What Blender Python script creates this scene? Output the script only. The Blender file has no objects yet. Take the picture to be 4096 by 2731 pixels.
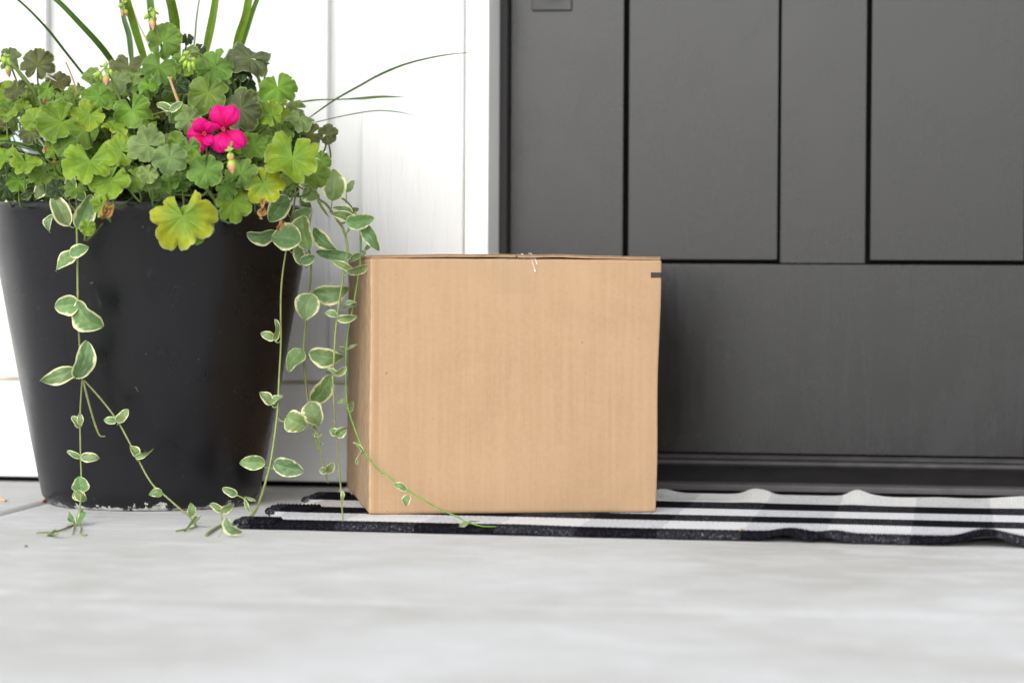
import bpy, bmesh, math, random
import numpy as np
from mathutils import Vector, Matrix
random.seed(7); rng = np.random.RandomState(11)
S = bpy.context.scene
R = math.radians
# ------------------------------------------------------------------ camera
CAM_H = 0.288; PITCH = 1.404; YAW = 8.5; ROLL = -0.29; FPX = 9671.0
cd = bpy.data.cameras.new('camera'); cam = bpy.data.objects.new('camera', cd)
S.collection.objects.link(cam); S.camera = cam
cd.lens = 85; cd.sensor_width = 36; cd.clip_start = 0.05; cd.clip_end = 2000
cam.location = (0, 0, CAM_H)
Mrot = Matrix.Rotation(R(YAW), 3, 'Z') @ Matrix.Rotation(R(90 - PITCH), 3, 'X') @ Matrix.Rotation(R(-ROLL), 3, 'Z')
cam.rotation_euler = Mrot.to_euler('XYZ')
cd.dof.use_dof = True; cd.dof.focus_distance = 2.96; cd.dof.aperture_fstop = 3.2
cd.dof.aperture_blades = 9
CR = np.array(Mrot @ Vector((1, 0, 0))); CU = np.array(Mrot @ Vector((0, 1, 0))); CB = np.array(Mrot @ Vector((0, 0, 1)))
CO = np.array([0, 0, CAM_H])
# ------------------------------------------------------------------ sky, sun, exposure
SUN_EL = 35; SUN_AZ = -15          # degrees; azimuth measured from straight behind the camera, minus = left
w = bpy.data.worlds.new('World'); S.world = w; w.use_nodes = True
nt = w.node_tree; bg = nt.nodes['Background']
sky = nt.nodes.new('ShaderNodeTexSky'); sky.sky_type = 'NISHITA'; sky.sun_disc = False
sky.sun_elevation = R(SUN_EL); sky.air_density = 1.0; sky.dust_density = 1.6; sky.ozone_density = 1.0
hs = nt.nodes.new('ShaderNodeHueSaturation'); hs.inputs['Saturation'].default_value = 0.22
nt.links.new(sky.outputs[0], hs.inputs['Color']); nt.links.new(hs.outputs[0], bg.inputs[0]); bg.inputs[1].default_value = 0.15
# direction towards the sun: behind the camera (-Y), to the left (-X)
sd = Vector((math.sin(R(SUN_AZ)) * math.cos(R(SUN_EL)), -math.cos(R(SUN_AZ)) * math.cos(R(SUN_EL)), math.sin(R(SUN_EL))))
sky.sun_rotation = math.atan2(sd.x, sd.y)
sl = bpy.data.lights.new('sun', 'SUN'); so = bpy.data.objects.new('sun', sl); S.collection.objects.link(so)
sl.energy = 0.6; sl.angle = R(55); sl.color = (1.0, 0.992, 0.980)
so.rotation_euler = sd.to_track_quat('Z', 'Y').to_euler()
S.view_settings.view_transform = 'Standard'; S.view_settings.look = 'None'
S.view_settings.exposure = 1.28; S.view_settings.gamma = 1.0
S.render.engine = 'CYCLES'
S.cycles.max_bounces = 8; S.cycles.transparent_max_bounces = 16
try: S.cycles.use_denoising = True
except Exception: pass
# ------------------------------------------------------------------ pixel -> space helpers (photo 4096 x 2731)
def ray(x, y):
    return CR * (x - 2048) / FPX + CU * (1365.5 - y) / FPX - CB
def at(x, y, d):                 # point at depth d (metres along the view axis)
    return CO + ray(x, y) * d
def gnd(x, y, z=0.0):
    r = ray(x, y); return CO + r * ((z - CAM_H) / r[2])
def onY(x, y, Y):
    r = ray(x, y); return CO + r * (Y / r[1])
PG = dict(A=(0, 0, 2.45), B=(700, 0, 2.45), C=(0, 560, 2.45), D=(700, 560, 2.45), E=(0, 1200, 1.5675), F=(700, 1200, 1.5675),
          G=(900, 1700, 2.138), H=(1150, 1100, 1.823), I=(1250, 700, 3.92), J=(1250, 1050, 1.567), K=(1200, 0, 1.4255), O=(0, 0, 0.5742), Z=(0, 0, 1.0),
          L=(440, 0, 3.136), M=(0, 380, 5.227))
def P(pg, x, y):
    a, b, s = PG[pg]; return a + x / s, b + y / s
# ------------------------------------------------------------------ object helpers
def lnk(o): S.collection.objects.link(o); return o
def empty(name, loc=(0, 0, 0), parent=None):
    o = bpy.data.objects.new(name, None); lnk(o); o.location = loc; o.empty_display_size = 0.05
    if parent: o.parent = parent
    return o
def tag(o, label=None, cat=None, group=None, kind=None):
    if label: o['label'] = label
    if cat: o['category'] = cat
    if group: o['group'] = group
    if kind: o['kind'] = kind
    return o
class MB:
    def __init__(s): s.v = []; s.f = []; s.c = []; s.n = 0
    def add(s, v, f, c=None):
        v = np.asarray(v, float).reshape(-1, 3)
        s.v.append(v); s.f += [tuple(int(i) + s.n for i in q) for q in f]
        if c is None: c = (1, 1, 1, 1)
        c = np.asarray(c, float)
        if c.ndim == 1: c = np.tile(c, (len(v), 1))
        s.c.append(c); s.n += len(v)
    def box(s, x0, x1, y0, y1, z0, z1):
        v = [(x, y, z) for x in (x0, x1) for y in (y0, y1) for z in (z0, z1)]
        s.add(v, [(0, 1, 3, 2), (4, 6, 7, 5), (0, 4, 5, 1), (2, 3, 7, 6), (0, 2, 6, 4), (1, 5, 7, 3)])
    def grid(s, pts, c=None, wrap=False, flip=False):
        m, n = pts.shape[:2]; f = []
        for i in range(m - 1):
            for j in range(n if wrap else n - 1):
                k = (j + 1) % n
                q = (i * n + j, i * n + k, (i + 1) * n + k, (i + 1) * n + j)
                f.append(q[::-1] if flip else q)
        s.add(pts.reshape(-1, 3), f, None if c is None else c.reshape(-1, 4))
    def tube(s, pts, rad, sides=7, col=None):
        pts = np.asarray(pts, float); n = len(pts)
        rad = np.full(n, rad) if np.isscalar(rad) else np.interp(np.linspace(0, 1, n), np.linspace(0, 1, len(rad)), rad)
        t = np.gradient(pts, axis=0); t /= np.linalg.norm(t, axis=1)[:, None] + 1e-12
        ref = np.array([0.31, 0.52, 0.8]); rings = []
        nrm = np.cross(t[0], ref); nrm /= np.linalg.norm(nrm)
        for i in range(n):
            nrm = nrm - t[i] * nrm.dot(t[i]); nrm /= np.linalg.norm(nrm) + 1e-12
            b = np.cross(t[i], nrm)
            a = np.linspace(0, 2 * math.pi, sides, endpoint=False)
            rings.append(pts[i] + rad[i] * (np.cos(a)[:, None] * nrm + np.sin(a)[:, None] * b))
        base = s.n; cc = None
        if col is not None:
            cc = np.asarray(col, float)
            if cc.ndim == 2:
                cc = np.stack([np.interp(np.linspace(0, 1, n), np.linspace(0, 1, len(cc)), cc[:, k]) for k in range(4)], 1)
                cc = np.repeat(cc[:, None, :], sides, 1)
            else: cc = np.tile(cc, (n, sides, 1))
        s.grid(np.array(rings), cc, wrap=True)
        s.f.append(tuple(base + k for k in range(sides))[::-1]); s.f.append(tuple(base + (n - 1) * sides + k for k in range(sides)))
    def build(s, name, mat, parent=None, smooth=False, bevel=0.0, segs=2, weld=False):
        v = np.concatenate(s.v) if s.v else np.zeros((0, 3))
        me = bpy.data.meshes.new(name); me.from_pydata(v.tolist(), [], s.f)
        ca = me.color_attributes.new('Col', 'FLOAT_COLOR', 'POINT')
        ca.data.foreach_set('color', np.concatenate(s.c).astype(np.float32).ravel())
        if smooth: me.polygons.foreach_set('use_smooth', np.ones(len(me.polygons), bool))
        if weld:
            bm = bmesh.new(); bm.from_mesh(me); bmesh.ops.remove_doubles(bm, verts=bm.verts, dist=1e-6); bm.to_mesh(me); bm.free()
        me.materials.append(mat); me.update()
        o = bpy.data.objects.new(name, me); lnk(o)
        if parent:
            o.parent = parent; o.matrix_parent_inverse = world_of(parent).inverted()
        if bevel:
            b = o.modifiers.new('bevel', 'BEVEL'); b.width = bevel; b.segments = segs; b.limit_method = 'ANGLE'
        return o
def world_of(o):
    m = Matrix.Translation(o.location) @ o.rotation_euler.to_matrix().to_4x4()
    if o.parent: m = world_of(o.parent) @ o.matrix_parent_inverse @ m
    return m
def crom(p, n=6):
    p = np.asarray(p, float)
    if len(p) < 3:
        t = np.linspace(0, 1, n + 1)[:, None]; return p[0] * (1 - t) + p[1] * t
    q = np.vstack([2 * p[0] - p[1], p, 2 * p[-1] - p[-2]]); out = []
    for i in range(1, len(q) - 2):
        P0, P1, P2, P3 = q[i - 1:i + 3]
        t0 = 0; t1 = t0 + max(1e-5, np.linalg.norm(P1 - P0)) ** .5; t2 = t1 + max(1e-5, np.linalg.norm(P2 - P1)) ** .5; t3 = t2 + max(1e-5, np.linalg.norm(P3 - P2)) ** .5
        for k in range(n):
            t = t1 + (t2 - t1) * k / n
            A1 = (t1 - t) / (t1 - t0) * P0 + (t - t0) / (t1 - t0) * P1; A2 = (t2 - t) / (t2 - t1) * P1 + (t - t1) / (t2 - t1) * P2; A3 = (t3 - t) / (t3 - t2) * P2 + (t - t2) / (t3 - t2) * P3
            B1 = (t2 - t) / (t2 - t0) * A1 + (t - t0) / (t2 - t0) * A2; B2 = (t3 - t) / (t3 - t1) * A2 + (t - t1) / (t3 - t1) * A3
            out.append((t2 - t) / (t2 - t1) * B1 + (t - t1) / (t2 - t1) * B2)
    out.append(q[-2]); return np.array(out)
def fnoise(x, y, seed, freq=1.0, n=6):
    r = np.random.RandomState(seed); v = 0
    for k in range(n):
        a = r.uniform(0, 2 * math.pi); f = freq * r.uniform(.6, 1.9)
        v = v + np.sin(f * (x * math.cos(a) + y * math.sin(a)) + r.uniform(0, 6.28))
    return v / n
# ------------------------------------------------------------------ material helpers
class NT:
    def __init__(s, name):
        s.m = bpy.data.materials.new(name); s.m.use_nodes = True; s.t = s.m.node_tree
        s.p = s.t.nodes['Principled BSDF']; s.out = s.t.nodes['Material Output']
    def n(s, typ, **kw):
        nd = s.t.nodes.new('ShaderNode' + typ)
        for k, v in kw.items(): setattr(nd, k, v)
        return nd
    def l(s, a, b): s.t.links.new(a, b)
    def set(s, **kw):
        for k, v in kw.items():
            k = {'col': 'Base Color', 'rough': 'Roughness', 'spec': 'Specular IOR Level', 'coat': 'Coat Weight', 'metal': 'Metallic', 'sheen': 'Sheen Weight'}[k]
            s.p.inputs[k].default_value = (*v, 1) if k == 'Base Color' else v
        return s
    def coord(s, scale=(1, 1, 1), out='Object', rot=(0, 0, 0)):
        tc = s.n('TexCoord'); mp = s.n('Mapping'); mp.inputs['Scale'].default_value = scale; mp.inputs['Rotation'].default_value = rot
        s.l(tc.outputs[out], mp.inputs[0]); return mp.outputs[0]
    def noise(s, scale, detail=4, rough=.55, vec=None, dist=0):
        t = s.n('TexNoise'); t.inputs['Scale'].default_value = scale; t.inputs['Detail'].default_value = detail
        t.inputs['Roughness'].default_value = rough; t.inputs['Distortion'].default_value = dist
        s.l(vec if vec is not None else s.coord(), t.inputs['Vector']); return t.outputs['Fac']
    def ramp(s, fac, stops):
        r = s.n('ValToRGB'); e = r.color_ramp.elements
        while len(e) < len(stops): e.new(.5)
        for i, (p, c) in enumerate(stops):
            e[i].position = p; e[i].color = (*c, 1) if not np.isscalar(c) else (c, c, c, 1)
        s.l(fac, r.inputs[0]); return r.outputs[0]
    def math(s, op, a, b=None, clamp=False):
        m = s.n('Math', operation=op); m.use_clamp = clamp
        for i, v in enumerate((a, b)):
            if v is None: continue
            if isinstance(v, (int, float)): m.inputs[i].default_value = v
            else: s.l(v, m.inputs[i])
        return m.outputs[0]
    def mix(s, fac, a, b, blend='MIX'):
        m = s.n('Mix'); m.data_type = 'RGBA'; m.blend_type = blend; m.clamp_result = False
        for idx, v in ((0, fac), (6, a), (7, b)):
            if isinstance(v, (int, float)): m.inputs[idx].default_value = v
            elif isinstance(v, tuple): m.inputs[idx].default_value = (*v, 1)
            else: s.l(v, m.inputs[idx])
        return m.outputs[2]
    def bump(s, h, strength=.3, dist=.001, chain=None):
        b = s.n('Bump'); b.inputs['Strength'].default_value = strength; b.inputs['Distance'].default_value = dist
        s.l(h, b.inputs['Height'])
        if chain is not None: s.l(chain, b.inputs['Normal'])
        s.l(b.outputs[0], s.p.inputs['Normal']); return b.outputs[0]
    def base(s, c): s.l(c, s.p.inputs['Base Color'])
    def rough(s, c): s.l(c, s.p.inputs['Roughness'])
def m_simple(name, col, rough=.5, nscale=40, var=.15, bump=.15, bd=.0006):
    t = NT(name).set(rough=rough)
    f = t.noise(nscale, 5); a = tuple(c * (1 - var) for c in col); b = tuple(min(1, c * (1 + var)) for c in col)
    t.base(t.ramp(f, [(.3, a), (.7, b)])); t.bump(t.noise(nscale * 4, 4), bump, bd); return t.m

def m_concrete():
    t = NT('concrete'); t.set(rough=.8, spec=.3)
    big = t.noise(2.2, 6, .6, dist=.6); mid = t.noise(11, 6, .65, dist=1.2); fine = t.noise(190, 5, .7)
    str_ = t.noise(14, 5, .6, t.coord((.6, 1.4, 1), rot=(0, 0, .6)), 1.4)
    c = t.ramp(big, [(.32, (.40, .393, .380)), (.5, (.48, .479, .476)), (.68, (.55, .557, .570))])
    c = t.mix(t.math('MULTIPLY', t.ramp(mid, [(.38, 0.0), (.7, 1.0)]), .36), c, (.375, .365, .345))
    c = t.mix(t.math('MULTIPLY', t.ramp(str_, [(.48, 0.0), (.66, 1.0)]), .34), c, (.64, .65, .675))
    c = t.mix(t.math('MULTIPLY', t.ramp(fine, [(.25, 1.0), (.46, 0.0)]), .45), c, (.30, .29, .27))
    grit = t.noise(420, 3, .6); c = t.mix(t.math('MULTIPLY', t.ramp(grit, [(.62, 0.0), (.72, 1.0)]), .45), c, (.25, .24, .22)); spots = t.noise(38, 3, .5); c = t.mix(t.math('MULTIPLY', t.ramp(spots, [(.70, 0.0), (.76, 1.0)]), .35), c, (.30, .28, .25))
    t.base(c)
    broom = t.noise(120, 3, .6, t.coord((.12, 1.6, 1), rot=(0, 0, .35)))
    b1 = t.bump(broom, .6, .0014); b2 = t.bump(fine, .7, .0007, b1); t.bump(mid, .25, .003, b2)
    return t.m
def m_white(name, grain=(9, 9, .8), col=(.69, .69, .68), gs=1.0, depth=.0018):
    t = NT(name).set(rough=.42, spec=.4)
    g = t.noise(14, 5, .6, t.coord(grain), 1.5); g2 = t.noise(55, 4, .6, t.coord(grain), .5)
    d = t.noise(5, 5, .6)
    c = t.mix(t.math('MULTIPLY', t.ramp(d, [(.5, 0.0), (.75, 1.0)]), .14), col, (.62, .60, .56))
    sp = t.noise(60, 2, .5); c = t.mix(t.math('MULTIPLY', t.ramp(sp, [(.74, 0.0), (.78, 1.0)]), .4), c, (.55, .52, .46))
    t.base(c); b = t.bump(g, gs, depth); t.bump(g2, gs * .5, depth * .4, b); return t.m
def m_door():
    t = NT('charcoal_door_paint'); t.set(spec=.45)
    v = t.noise(9, 6, .7, t.coord((5, 5, .5)), 1.6); blot = t.noise(6, 7, .68, dist=1.0); sp = t.noise(95, 4, .6)
    c = t.ramp(blot, [(.3, (.0055, .0056, .0066)), (.7, (.009, .0092, .0100))])
    c = t.mix(t.math('MULTIPLY', t.ramp(v, [(.4, 0.0), (.7, 1.0)]), .3), c, (.016, .016, .0158))
    t.base(c); t.rough(t.ramp(t.math('ADD', t.math('MULTIPLY', v, .3), t.math('MULTIPLY', blot, .7)), [(.3, .20), (.7, .33)]))
    b = t.bump(v, .2, .0006); b = t.bump(blot, .14, .0012, b); t.bump(sp, .2, .0003, b); return t.m
def m_black(name, col=(.018, .018, .019), r=.4, sp_=.5):
    t = NT(name).set(spec=sp_); n = t.noise(30, 5); t.base(t.ramp(n, [(.3, tuple(c * .8 for c in col)), (.7, tuple(c * 1.3 for c in col))]))
    t.rough(t.ramp(t.noise(12, 5), [(.3, r - .08), (.7, r + .12)])); t.bump(t.noise(220, 3), .12, .0003); return t.m
def m_pot():
    t = NT('black_glazed_resin'); t.set(spec=.38)
    tc = t.n('TexCoord'); sx = t.n('SeparateXYZ'); t.l(tc.outputs['Object'], sx.inputs[0]); z = sx.outputs[2]
    dust = t.noise(3, 6, .65, t.coord((1, 1, .35)), 1.0)
    c = t.ramp(dust, [(.3, (.0035, .0035, .0045)), (.7, (.008, .008, .0105))])
    sp = t.noise(150, 2, .5); c = t.mix(t.math('MULTIPLY', t.ramp(sp, [(.735, 0.0), (.77, 1.0)]), .45), c, (.16, .16, .17))
    sm = t.noise(34, 4, .6, t.coord((1, 1, .5)), .8); c = t.mix(t.math('MULTIPLY', t.ramp(sm, [(.68, 0.0), (.80, 1.0)]), .25), c, (.12, .125, .15))
    # worn foot: paint rubbed off along the bottom edge (ragged)
    edge = t.noise(42, 5, .7); lim = t.math('MULTIPLY', t.math('SUBTRACT', edge, .38), .040)
    m = t.math('GREATER_THAN', lim, z)
    rag = t.noise(160, 4, .6)
    chip = t.ramp(rag, [(.3, (.20, .195, .18)), (.65, (.62, .61, .58))])
    t.base(t.mix(m, c, chip))
    # scuffs on the rim
    r = t.ramp(t.noise(16, 5), [(.3, .24), (.7, .36)]); t.rough(t.mix(m, r, (.85, .85, .85)))
    b = t.bump(t.noise(9, 4), .25, .0015); b = t.bump(t.noise(240, 3), .12, .0003, b); t.bump(m, -.6, .0012, b)
    return t.m
def m_leaf(name, trans=.25, rough=.5, spec=.35, bs=260, bstr=.25):
    t = NT(name).set(rough=rough, spec=spec)
    a = t.n('VertexColor'); a.layer_name = 'Col'
    n = t.noise(120, 4, .6); c = t.mix(1.0, a.outputs[0], t.ramp(n, [(.3, .84), (.7, 1.12)]), 'MULTIPLY')
    t.base(c); b = t.bump(t.noise(bs, 3), bstr, .0006)
    tr = t.n('BsdfTranslucent'); c2 = t.mix(1.0, c, (1.15, 1.35, .55), 'MULTIPLY'); t.l(c2, tr.inputs[0])
    mx = t.n('MixShader'); mx.inputs[0].default_value = trans
    t.l(t.p.outputs[0], mx.inputs[1]); t.l(tr.outputs[0], mx.inputs[2]); t.l(mx.outputs[0], t.out.inputs[0]); return t.m
def m_petal():
    t = NT('magenta_petal').set(rough=.55, spec=.2)
    a = t.n('VertexColor'); a.layer_name = 'Col'; t.base(a.outputs[0]); t.bump(t.noise(200, 3, .5, t.coord((1, 1, .4))), .12, .0004)
    tr = t.n('BsdfTranslucent'); t.l(a.outputs[0], tr.inputs[0])
    mx = t.n('MixShader'); mx.inputs[0].default_value = .3
    t.l(t.p.outputs[0], mx.inputs[1]); t.l(tr.outputs[0], mx.inputs[2]); t.l(mx.outputs[0], t.out.inputs[0]); return t.m
def m_card(mark=None):
    t = NT('kraft_cardboard').set(rough=.72, spec=.25)
    fl = t.noise(30, 3, .5, t.coord((5.5, 5.5, .18))); cl = t.noise(10, 6, .65, dist=.6); fib = t.noise(170, 5, .7); lg = t.noise(3.5, 3)
    c = t.ramp(cl, [(.3, (.312, .196, .106)), (.7, (.356, .228, .128))])
    c = t.mix(t.math('MULTIPLY', t.ramp(fl, [(.42, 0.0), (.66, 1.0)]), .26), c, (.415, .283, .17))
    c = t.mix(t.math('MULTIPLY', t.ramp(fib, [(.3, 0.0), (.72, 1.0)]), .30), c, (.44, .305, .19))
    c = t.mix(t.math('MULTIPLY', t.ramp(t.noise(75, 2), [(.74, 0.0), (.78, 1.0)]), .6), c, (.20, .11, .06))
    if mark:
        tc = t.n('TexCoord'); sx = t.n('SeparateXYZ'); t.l(tc.outputs['Object'], sx.inputs[0])
        x0, x1, z0, z1, ymax = mark
        def rng_(v, a, b): return t.math('MULTIPLY', t.math('GREATER_THAN', v, a), t.math('LESS_THAN', v, b))
        mk = t.math('MULTIPLY', t.math('MULTIPLY', rng_(sx.outputs[0], x0, x1), rng_(sx.outputs[2], z0, z1)), t.math('LESS_THAN', sx.outputs[1], ymax))
        c = t.mix(mk, c, t.ramp(fib, [(.3, (.025, .023, .025)), (.7, (.05, .045, .045))]))
        # manufacturer's glued joint: slightly darker band by the left front corner
        j = rng_(sx.outputs[0], .0050, .0110)
        c = t.mix(t.math('MULTIPLY', t.math('MULTIPLY', j, t.ramp(t.noise(25, 3), [(.3, .5), (.7, 1.0)])), .45), c, (.27, .15, .065))
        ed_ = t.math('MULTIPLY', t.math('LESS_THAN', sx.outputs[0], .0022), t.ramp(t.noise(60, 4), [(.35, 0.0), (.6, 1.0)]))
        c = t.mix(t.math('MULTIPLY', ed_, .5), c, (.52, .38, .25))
    t.base(c); b = t.bump(t.noise(7, 3, .5), .35, .006); b = t.bump(fl, .35, .0007, b); t.bump(fib, .25, .0003, b); return t.m
def m_rug():
    t = NT('woven_cotton').set(rough=.95, spec=.04)
    a = t.n('VertexColor'); a.layer_name = 'Col'
    fl = t.noise(420, 3, .7, t.coord((1, .45, 1)), 1.0); f2 = t.noise(900, 2, .6)
    fleck = t.math('MULTIPLY', t.ramp(fl, [(.56, 0.0), (.66, 1.0)]), a.outputs[1])
    lum = t.n('RGBToBW'); t.l(a.outputs[0], lum.inputs[0])
    other = t.mix(t.math('GREATER_THAN', lum.outputs[0], .3), (.30, .30, .32), (.13, .135, .16))
    c = t.mix(fleck, a.outputs[0], other)
    c = t.mix(1.0, c, t.ramp(f2, [(.3, .82), (.7, 1.1)]), 'MULTIPLY')
    t.base(c); t.bump(t.noise(600, 4, .7), .6, .0008); return t.m
def m_vcol(name, rough=.6, spec=.3, nb=300, bs=.3):
    t = NT(name).set(rough=rough, spec=spec); a = t.n('VertexColor'); a.layer_name = 'Col'
    t.base(t.mix(1.0, a.outputs[0], t.ramp(t.noise(90, 4), [(.3, .82), (.7, 1.15)]), 'MULTIPLY')); t.bump(t.noise(nb, 4), bs, .0008); return t.m
def m_tape():
    t = NT('clear_packing_tape').set(col=(.62, .5, .36), rough=.12, spec=.5)
    tr = t.n('BsdfTransparent'); tr.inputs[0].default_value = (.999, .998, .996, 1); mx = t.n('MixShader')
    t.l(t.math('MULTIPLY', t.noise(60, 3), .05), mx.inputs[0]); t.l(tr.outputs[0], mx.inputs[1]); t.l(t.p.outputs[0], mx.inputs[2]); t.l(mx.outputs[0], t.out.inputs[0]); return t.m
M_conc = m_concrete(); M_side = m_white('white_siding_paint'); M_trim = m_white('white_trim_paint', (14, 14, 1.1), (.72, .72, .705), .35, .0012)
M_skirt = m_white('white_skirt_paint', (.8, 9, 9), (.72, .72, .71), .6, .0014)
M_jamb = m_white('jamb_paint', (20, 20, 2), (.93, .93, .90), .1, .0004)
M_door = m_door(); M_blk = m_black('recess_shade_black', (.004, .004, .004), .7, .1); M_sill = m_black('dark_bronze_sill', (.010, .009, .010), .4, .18)  # M_blk: flat black that paints shade into door grooves and dark gaps
M_sillg = m_black('worn_aluminium_sill', (.050, .046, .048), .38, .35)
M_hand = m_black('black_iron_hardware', (.05, .05, .05), .42, .4)
M_pot = m_pot(); M_leaf = m_leaf('geranium_leaf', .14, .55, .22); M_vine = m_leaf('variegated_leaf', .18, .5, .25); M_blade = m_leaf('grass_blade', .22, .4, .4, 60, .2)
M_stem = m_vcol('green_stem', .5, .35); M_dry = m_vcol('dry_plant', .8, .2, 200, .6); M_petal = m_petal()
M_rug = m_rug(); M_tape = m_tape()
M_soil = m_simple('potting_soil', (.03, .02, .014), .95, 60, .5, .9, .004)

# ------------------------------------------------------------------ the porch floor and ground
YW = onY(1032, 1945, gnd(1032, 1945)[1])[1]       # skirt board front face
YS = YW + .014                                     # siding sheet face
YC = YW - .006                                     # casing face
XJ = gnd(0, 2055)[0]; YJ = gnd(2048, 2424)[1]
def axis(lo, hi, step, joint, fine):
    a = list(np.arange(lo, hi, step)); a = [v for v in a if abs(v - joint) > .03] + [joint + d for d in fine] + [hi]
    return np.array(sorted(set(a)))
fine = [-.028, -.018, -.0125, -.0095, -.0075, -.006, -.0045, -.003, 0, .003, .0045, .006, .0075, .0095, .0125, .018, .028]
xs = axis(-3.6, 3.4, .1, XJ, fine); ys = axis(-1.6, YW + .35, .1, YJ, fine)
def groove(d, wd=.007, dp=.007, rd=.006):
    d = np.abs(d); g = np.where(d < wd - .002, dp, 0.0)
    k = (d >= wd - .002) & (d < wd + rd); g[k] = dp * ((wd + rd - d[k]) / (rd + .002)) ** 2.2
    return g
X_, Y_ = np.meshgrid(xs, ys)
Z_ = -np.maximum(groove(X_ - XJ), groove(Y_ - YJ, .005, .0014, .010)) + .0006 * fnoise(X_, Y_, 3, 5)
mb = MB(); mb.grid(np.stack([X_, Y_, Z_], -1)); 
fl = mb.build('porch_floor', M_conc, smooth=True); tag(fl, 'smooth light grey concrete porch slab with tooled joints', 'floor', kind='structure')
mb = MB(); mb.box(-3.6, 3.4, -1.6, YW + .35, -.16, -.012); ob = mb.build('porch_slab_edge', M_conc); tag(ob, 'side of the concrete porch slab', 'floor', kind='structure')
t = NT('lawn_grass').set(rough=.9); t.base(t.ramp(t.noise(3, 8, .7), [(.3, (.035, .06, .018)), (.7, (.07, .11, .035))])); t.bump(t.noise(60, 4), .8, .02)
mb = MB(); mb.grid(np.array([[(-600, -600, -.15), (600, -600, -.15)], [(-600, 600, -.15), (600, 600, -.15)]], float))
tag(mb.build('ground', t.m), 'lawn and open ground around the porch', 'ground', kind='structure')

# ------------------------------------------------------------------ the house front
house = empty('house', (0, YS, 0)); tag(house, 'white board and batten house front with a charcoal panelled door', 'house')
def wx(px, py, Y): return onY(px, py, Y)[0]
XB1 = wx(184, 700, YS - .018); XB2 = wx(1309, 700, YS - .018)      # right edges of the two battens
pitch_b = XB2 - XB1; BW = .0635
XC0 = wx(1444, 900, YC); XC1 = wx(1852, 500, YC)                   # casing
XM0 = wx(1915, 500, YC + .012); XM1 = wx(1954, 500, YC + .004)     # moulding and jamb nose
YD = YC + .004 + .112                                               # door face
XD0 = wx(2006, 500, YD - .02)                                      # jamb return, far end
XDL = XM1; XDR = XDL + .93
ZSK = onY(60, 1519, YW)[2]
# siding sheet, split round the door opening
HH = 2.75
mb = MB(); mb.box(-3.4, XC0 + .03, YS, YS + .05, .02, HH); mb.box(XDR + .09, 3.2, YS, YS + .05, .02, HH); mb.box(XC0 + .03, XDR + .09, YS, YS + .05, 2.16, HH)
mb.build('siding', M_side, house)
k = -6
while True:
    x1 = XB2 + k * pitch_b; k += 1
    if x1 - BW > 3.1: break
    if x1 - BW < -3.3: continue
    if x1 > XC0 - .02 and x1 - BW < XDR + .17: continue
    mb = MB(); mb.box(x1 - BW, x1, YS - .018, YS - .0005, ZSK + .003, HH); mb.build('batten', M_side, house, bevel=.002)
for (a, b) in ((-3.4, XC0 - .001), (XDR + .171, 3.2)):
    mb = MB(); mb.box(a, b, YW, YS - .001, .008, ZSK); mb.build('skirt_board', M_skirt, house, bevel=.002)
    mb = MB(); mb.box(a, b, YW - .003, YS - .002, ZSK + .0005, ZSK + .0025)
    mb.build('drip_flashing', m_simple('aged_flashing', (.55, .47, .33), .5) if a < 0 else M_trim, house)
mb = MB(); mb.box(-3.4, XC0, YS + .001, YS + .02, -.01, .02); mb.box(XDR + .17, 3.2, YS + .001, YS + .02, -.01, .02); mb.build('foundation_gap', M_blk, house)
# casing boards
for (a, b) in ((XC0, XC1), (XDR + XM1 - XC1 - .001, XDR + .17)):
    mb = MB(); mb.box(a, b, YC, YS + .03, .006, 2.18); mb.build('door_casing', M_side, house, bevel=.002)
mb = MB(); mb.box(XC0 - .02, XDR + .19, YC - .003, YS + .03, 2.182, 2.32); mb.build('head_casing', M_trim, house, bevel=.002)
# stepped moulding and jamb (left, right)
def prism(mb, prof, z0, z1):
    n = len(prof); v = [(x, y, z0) for x, y in prof] + [(x, y, z1) for x, y in prof]
    f = [(i, (i + 1) % n, n + (i + 1) % n, n + i) for i in range(n)] + [tuple(range(n))[::-1], tuple(range(n, 2 * n))]
    mb.add(v, f)
for sgn, ox in ((1, 0), (-1, 2 * XDL + (XDR - XDL))):
    fx = lambda x: x if sgn == 1 else ox - x
    prof = [(XC1 + .0006, YC + .012), (XM0 - .002, YC + .012), (XM0, YC + .004), (XM1 - .001, YC + .004), (XM1, YC + .006), (XM1, YD - .018), (XM1 + .0005, YD + .06), (XC1 + .0006, YD + .06)]
    prof = [(fx(x), y) for x, y in prof]
    if sgn == -1: prof = prof[::-1]
    mb = MB(); prism(mb, prof, .03, 2.10); mb.build('door_jamb', M_jamb, house, bevel=.001)
    ws = [(XM1 + .0008, YD - .017), (XM1 + .011, YD - .017), (XM1 + .013, YD - .004), (XM1 + .013, YD + .03), (XM1 + .0008, YD + .03)]
    ws = [(fx(x), y) for x, y in ws]
    if sgn == -1: ws = ws[::-1]
    mb = MB(); prism(mb, ws, .045, 2.10); mb.build('weatherstrip', m_simple('weatherstrip_foam', (.016, .013, .013), .6), house)
mb = MB(); mb.box(XM1, XDR, YC + .006, YD + .06, 2.10, 2.18); mb.build('head_jamb', M_jamb, house)
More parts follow.
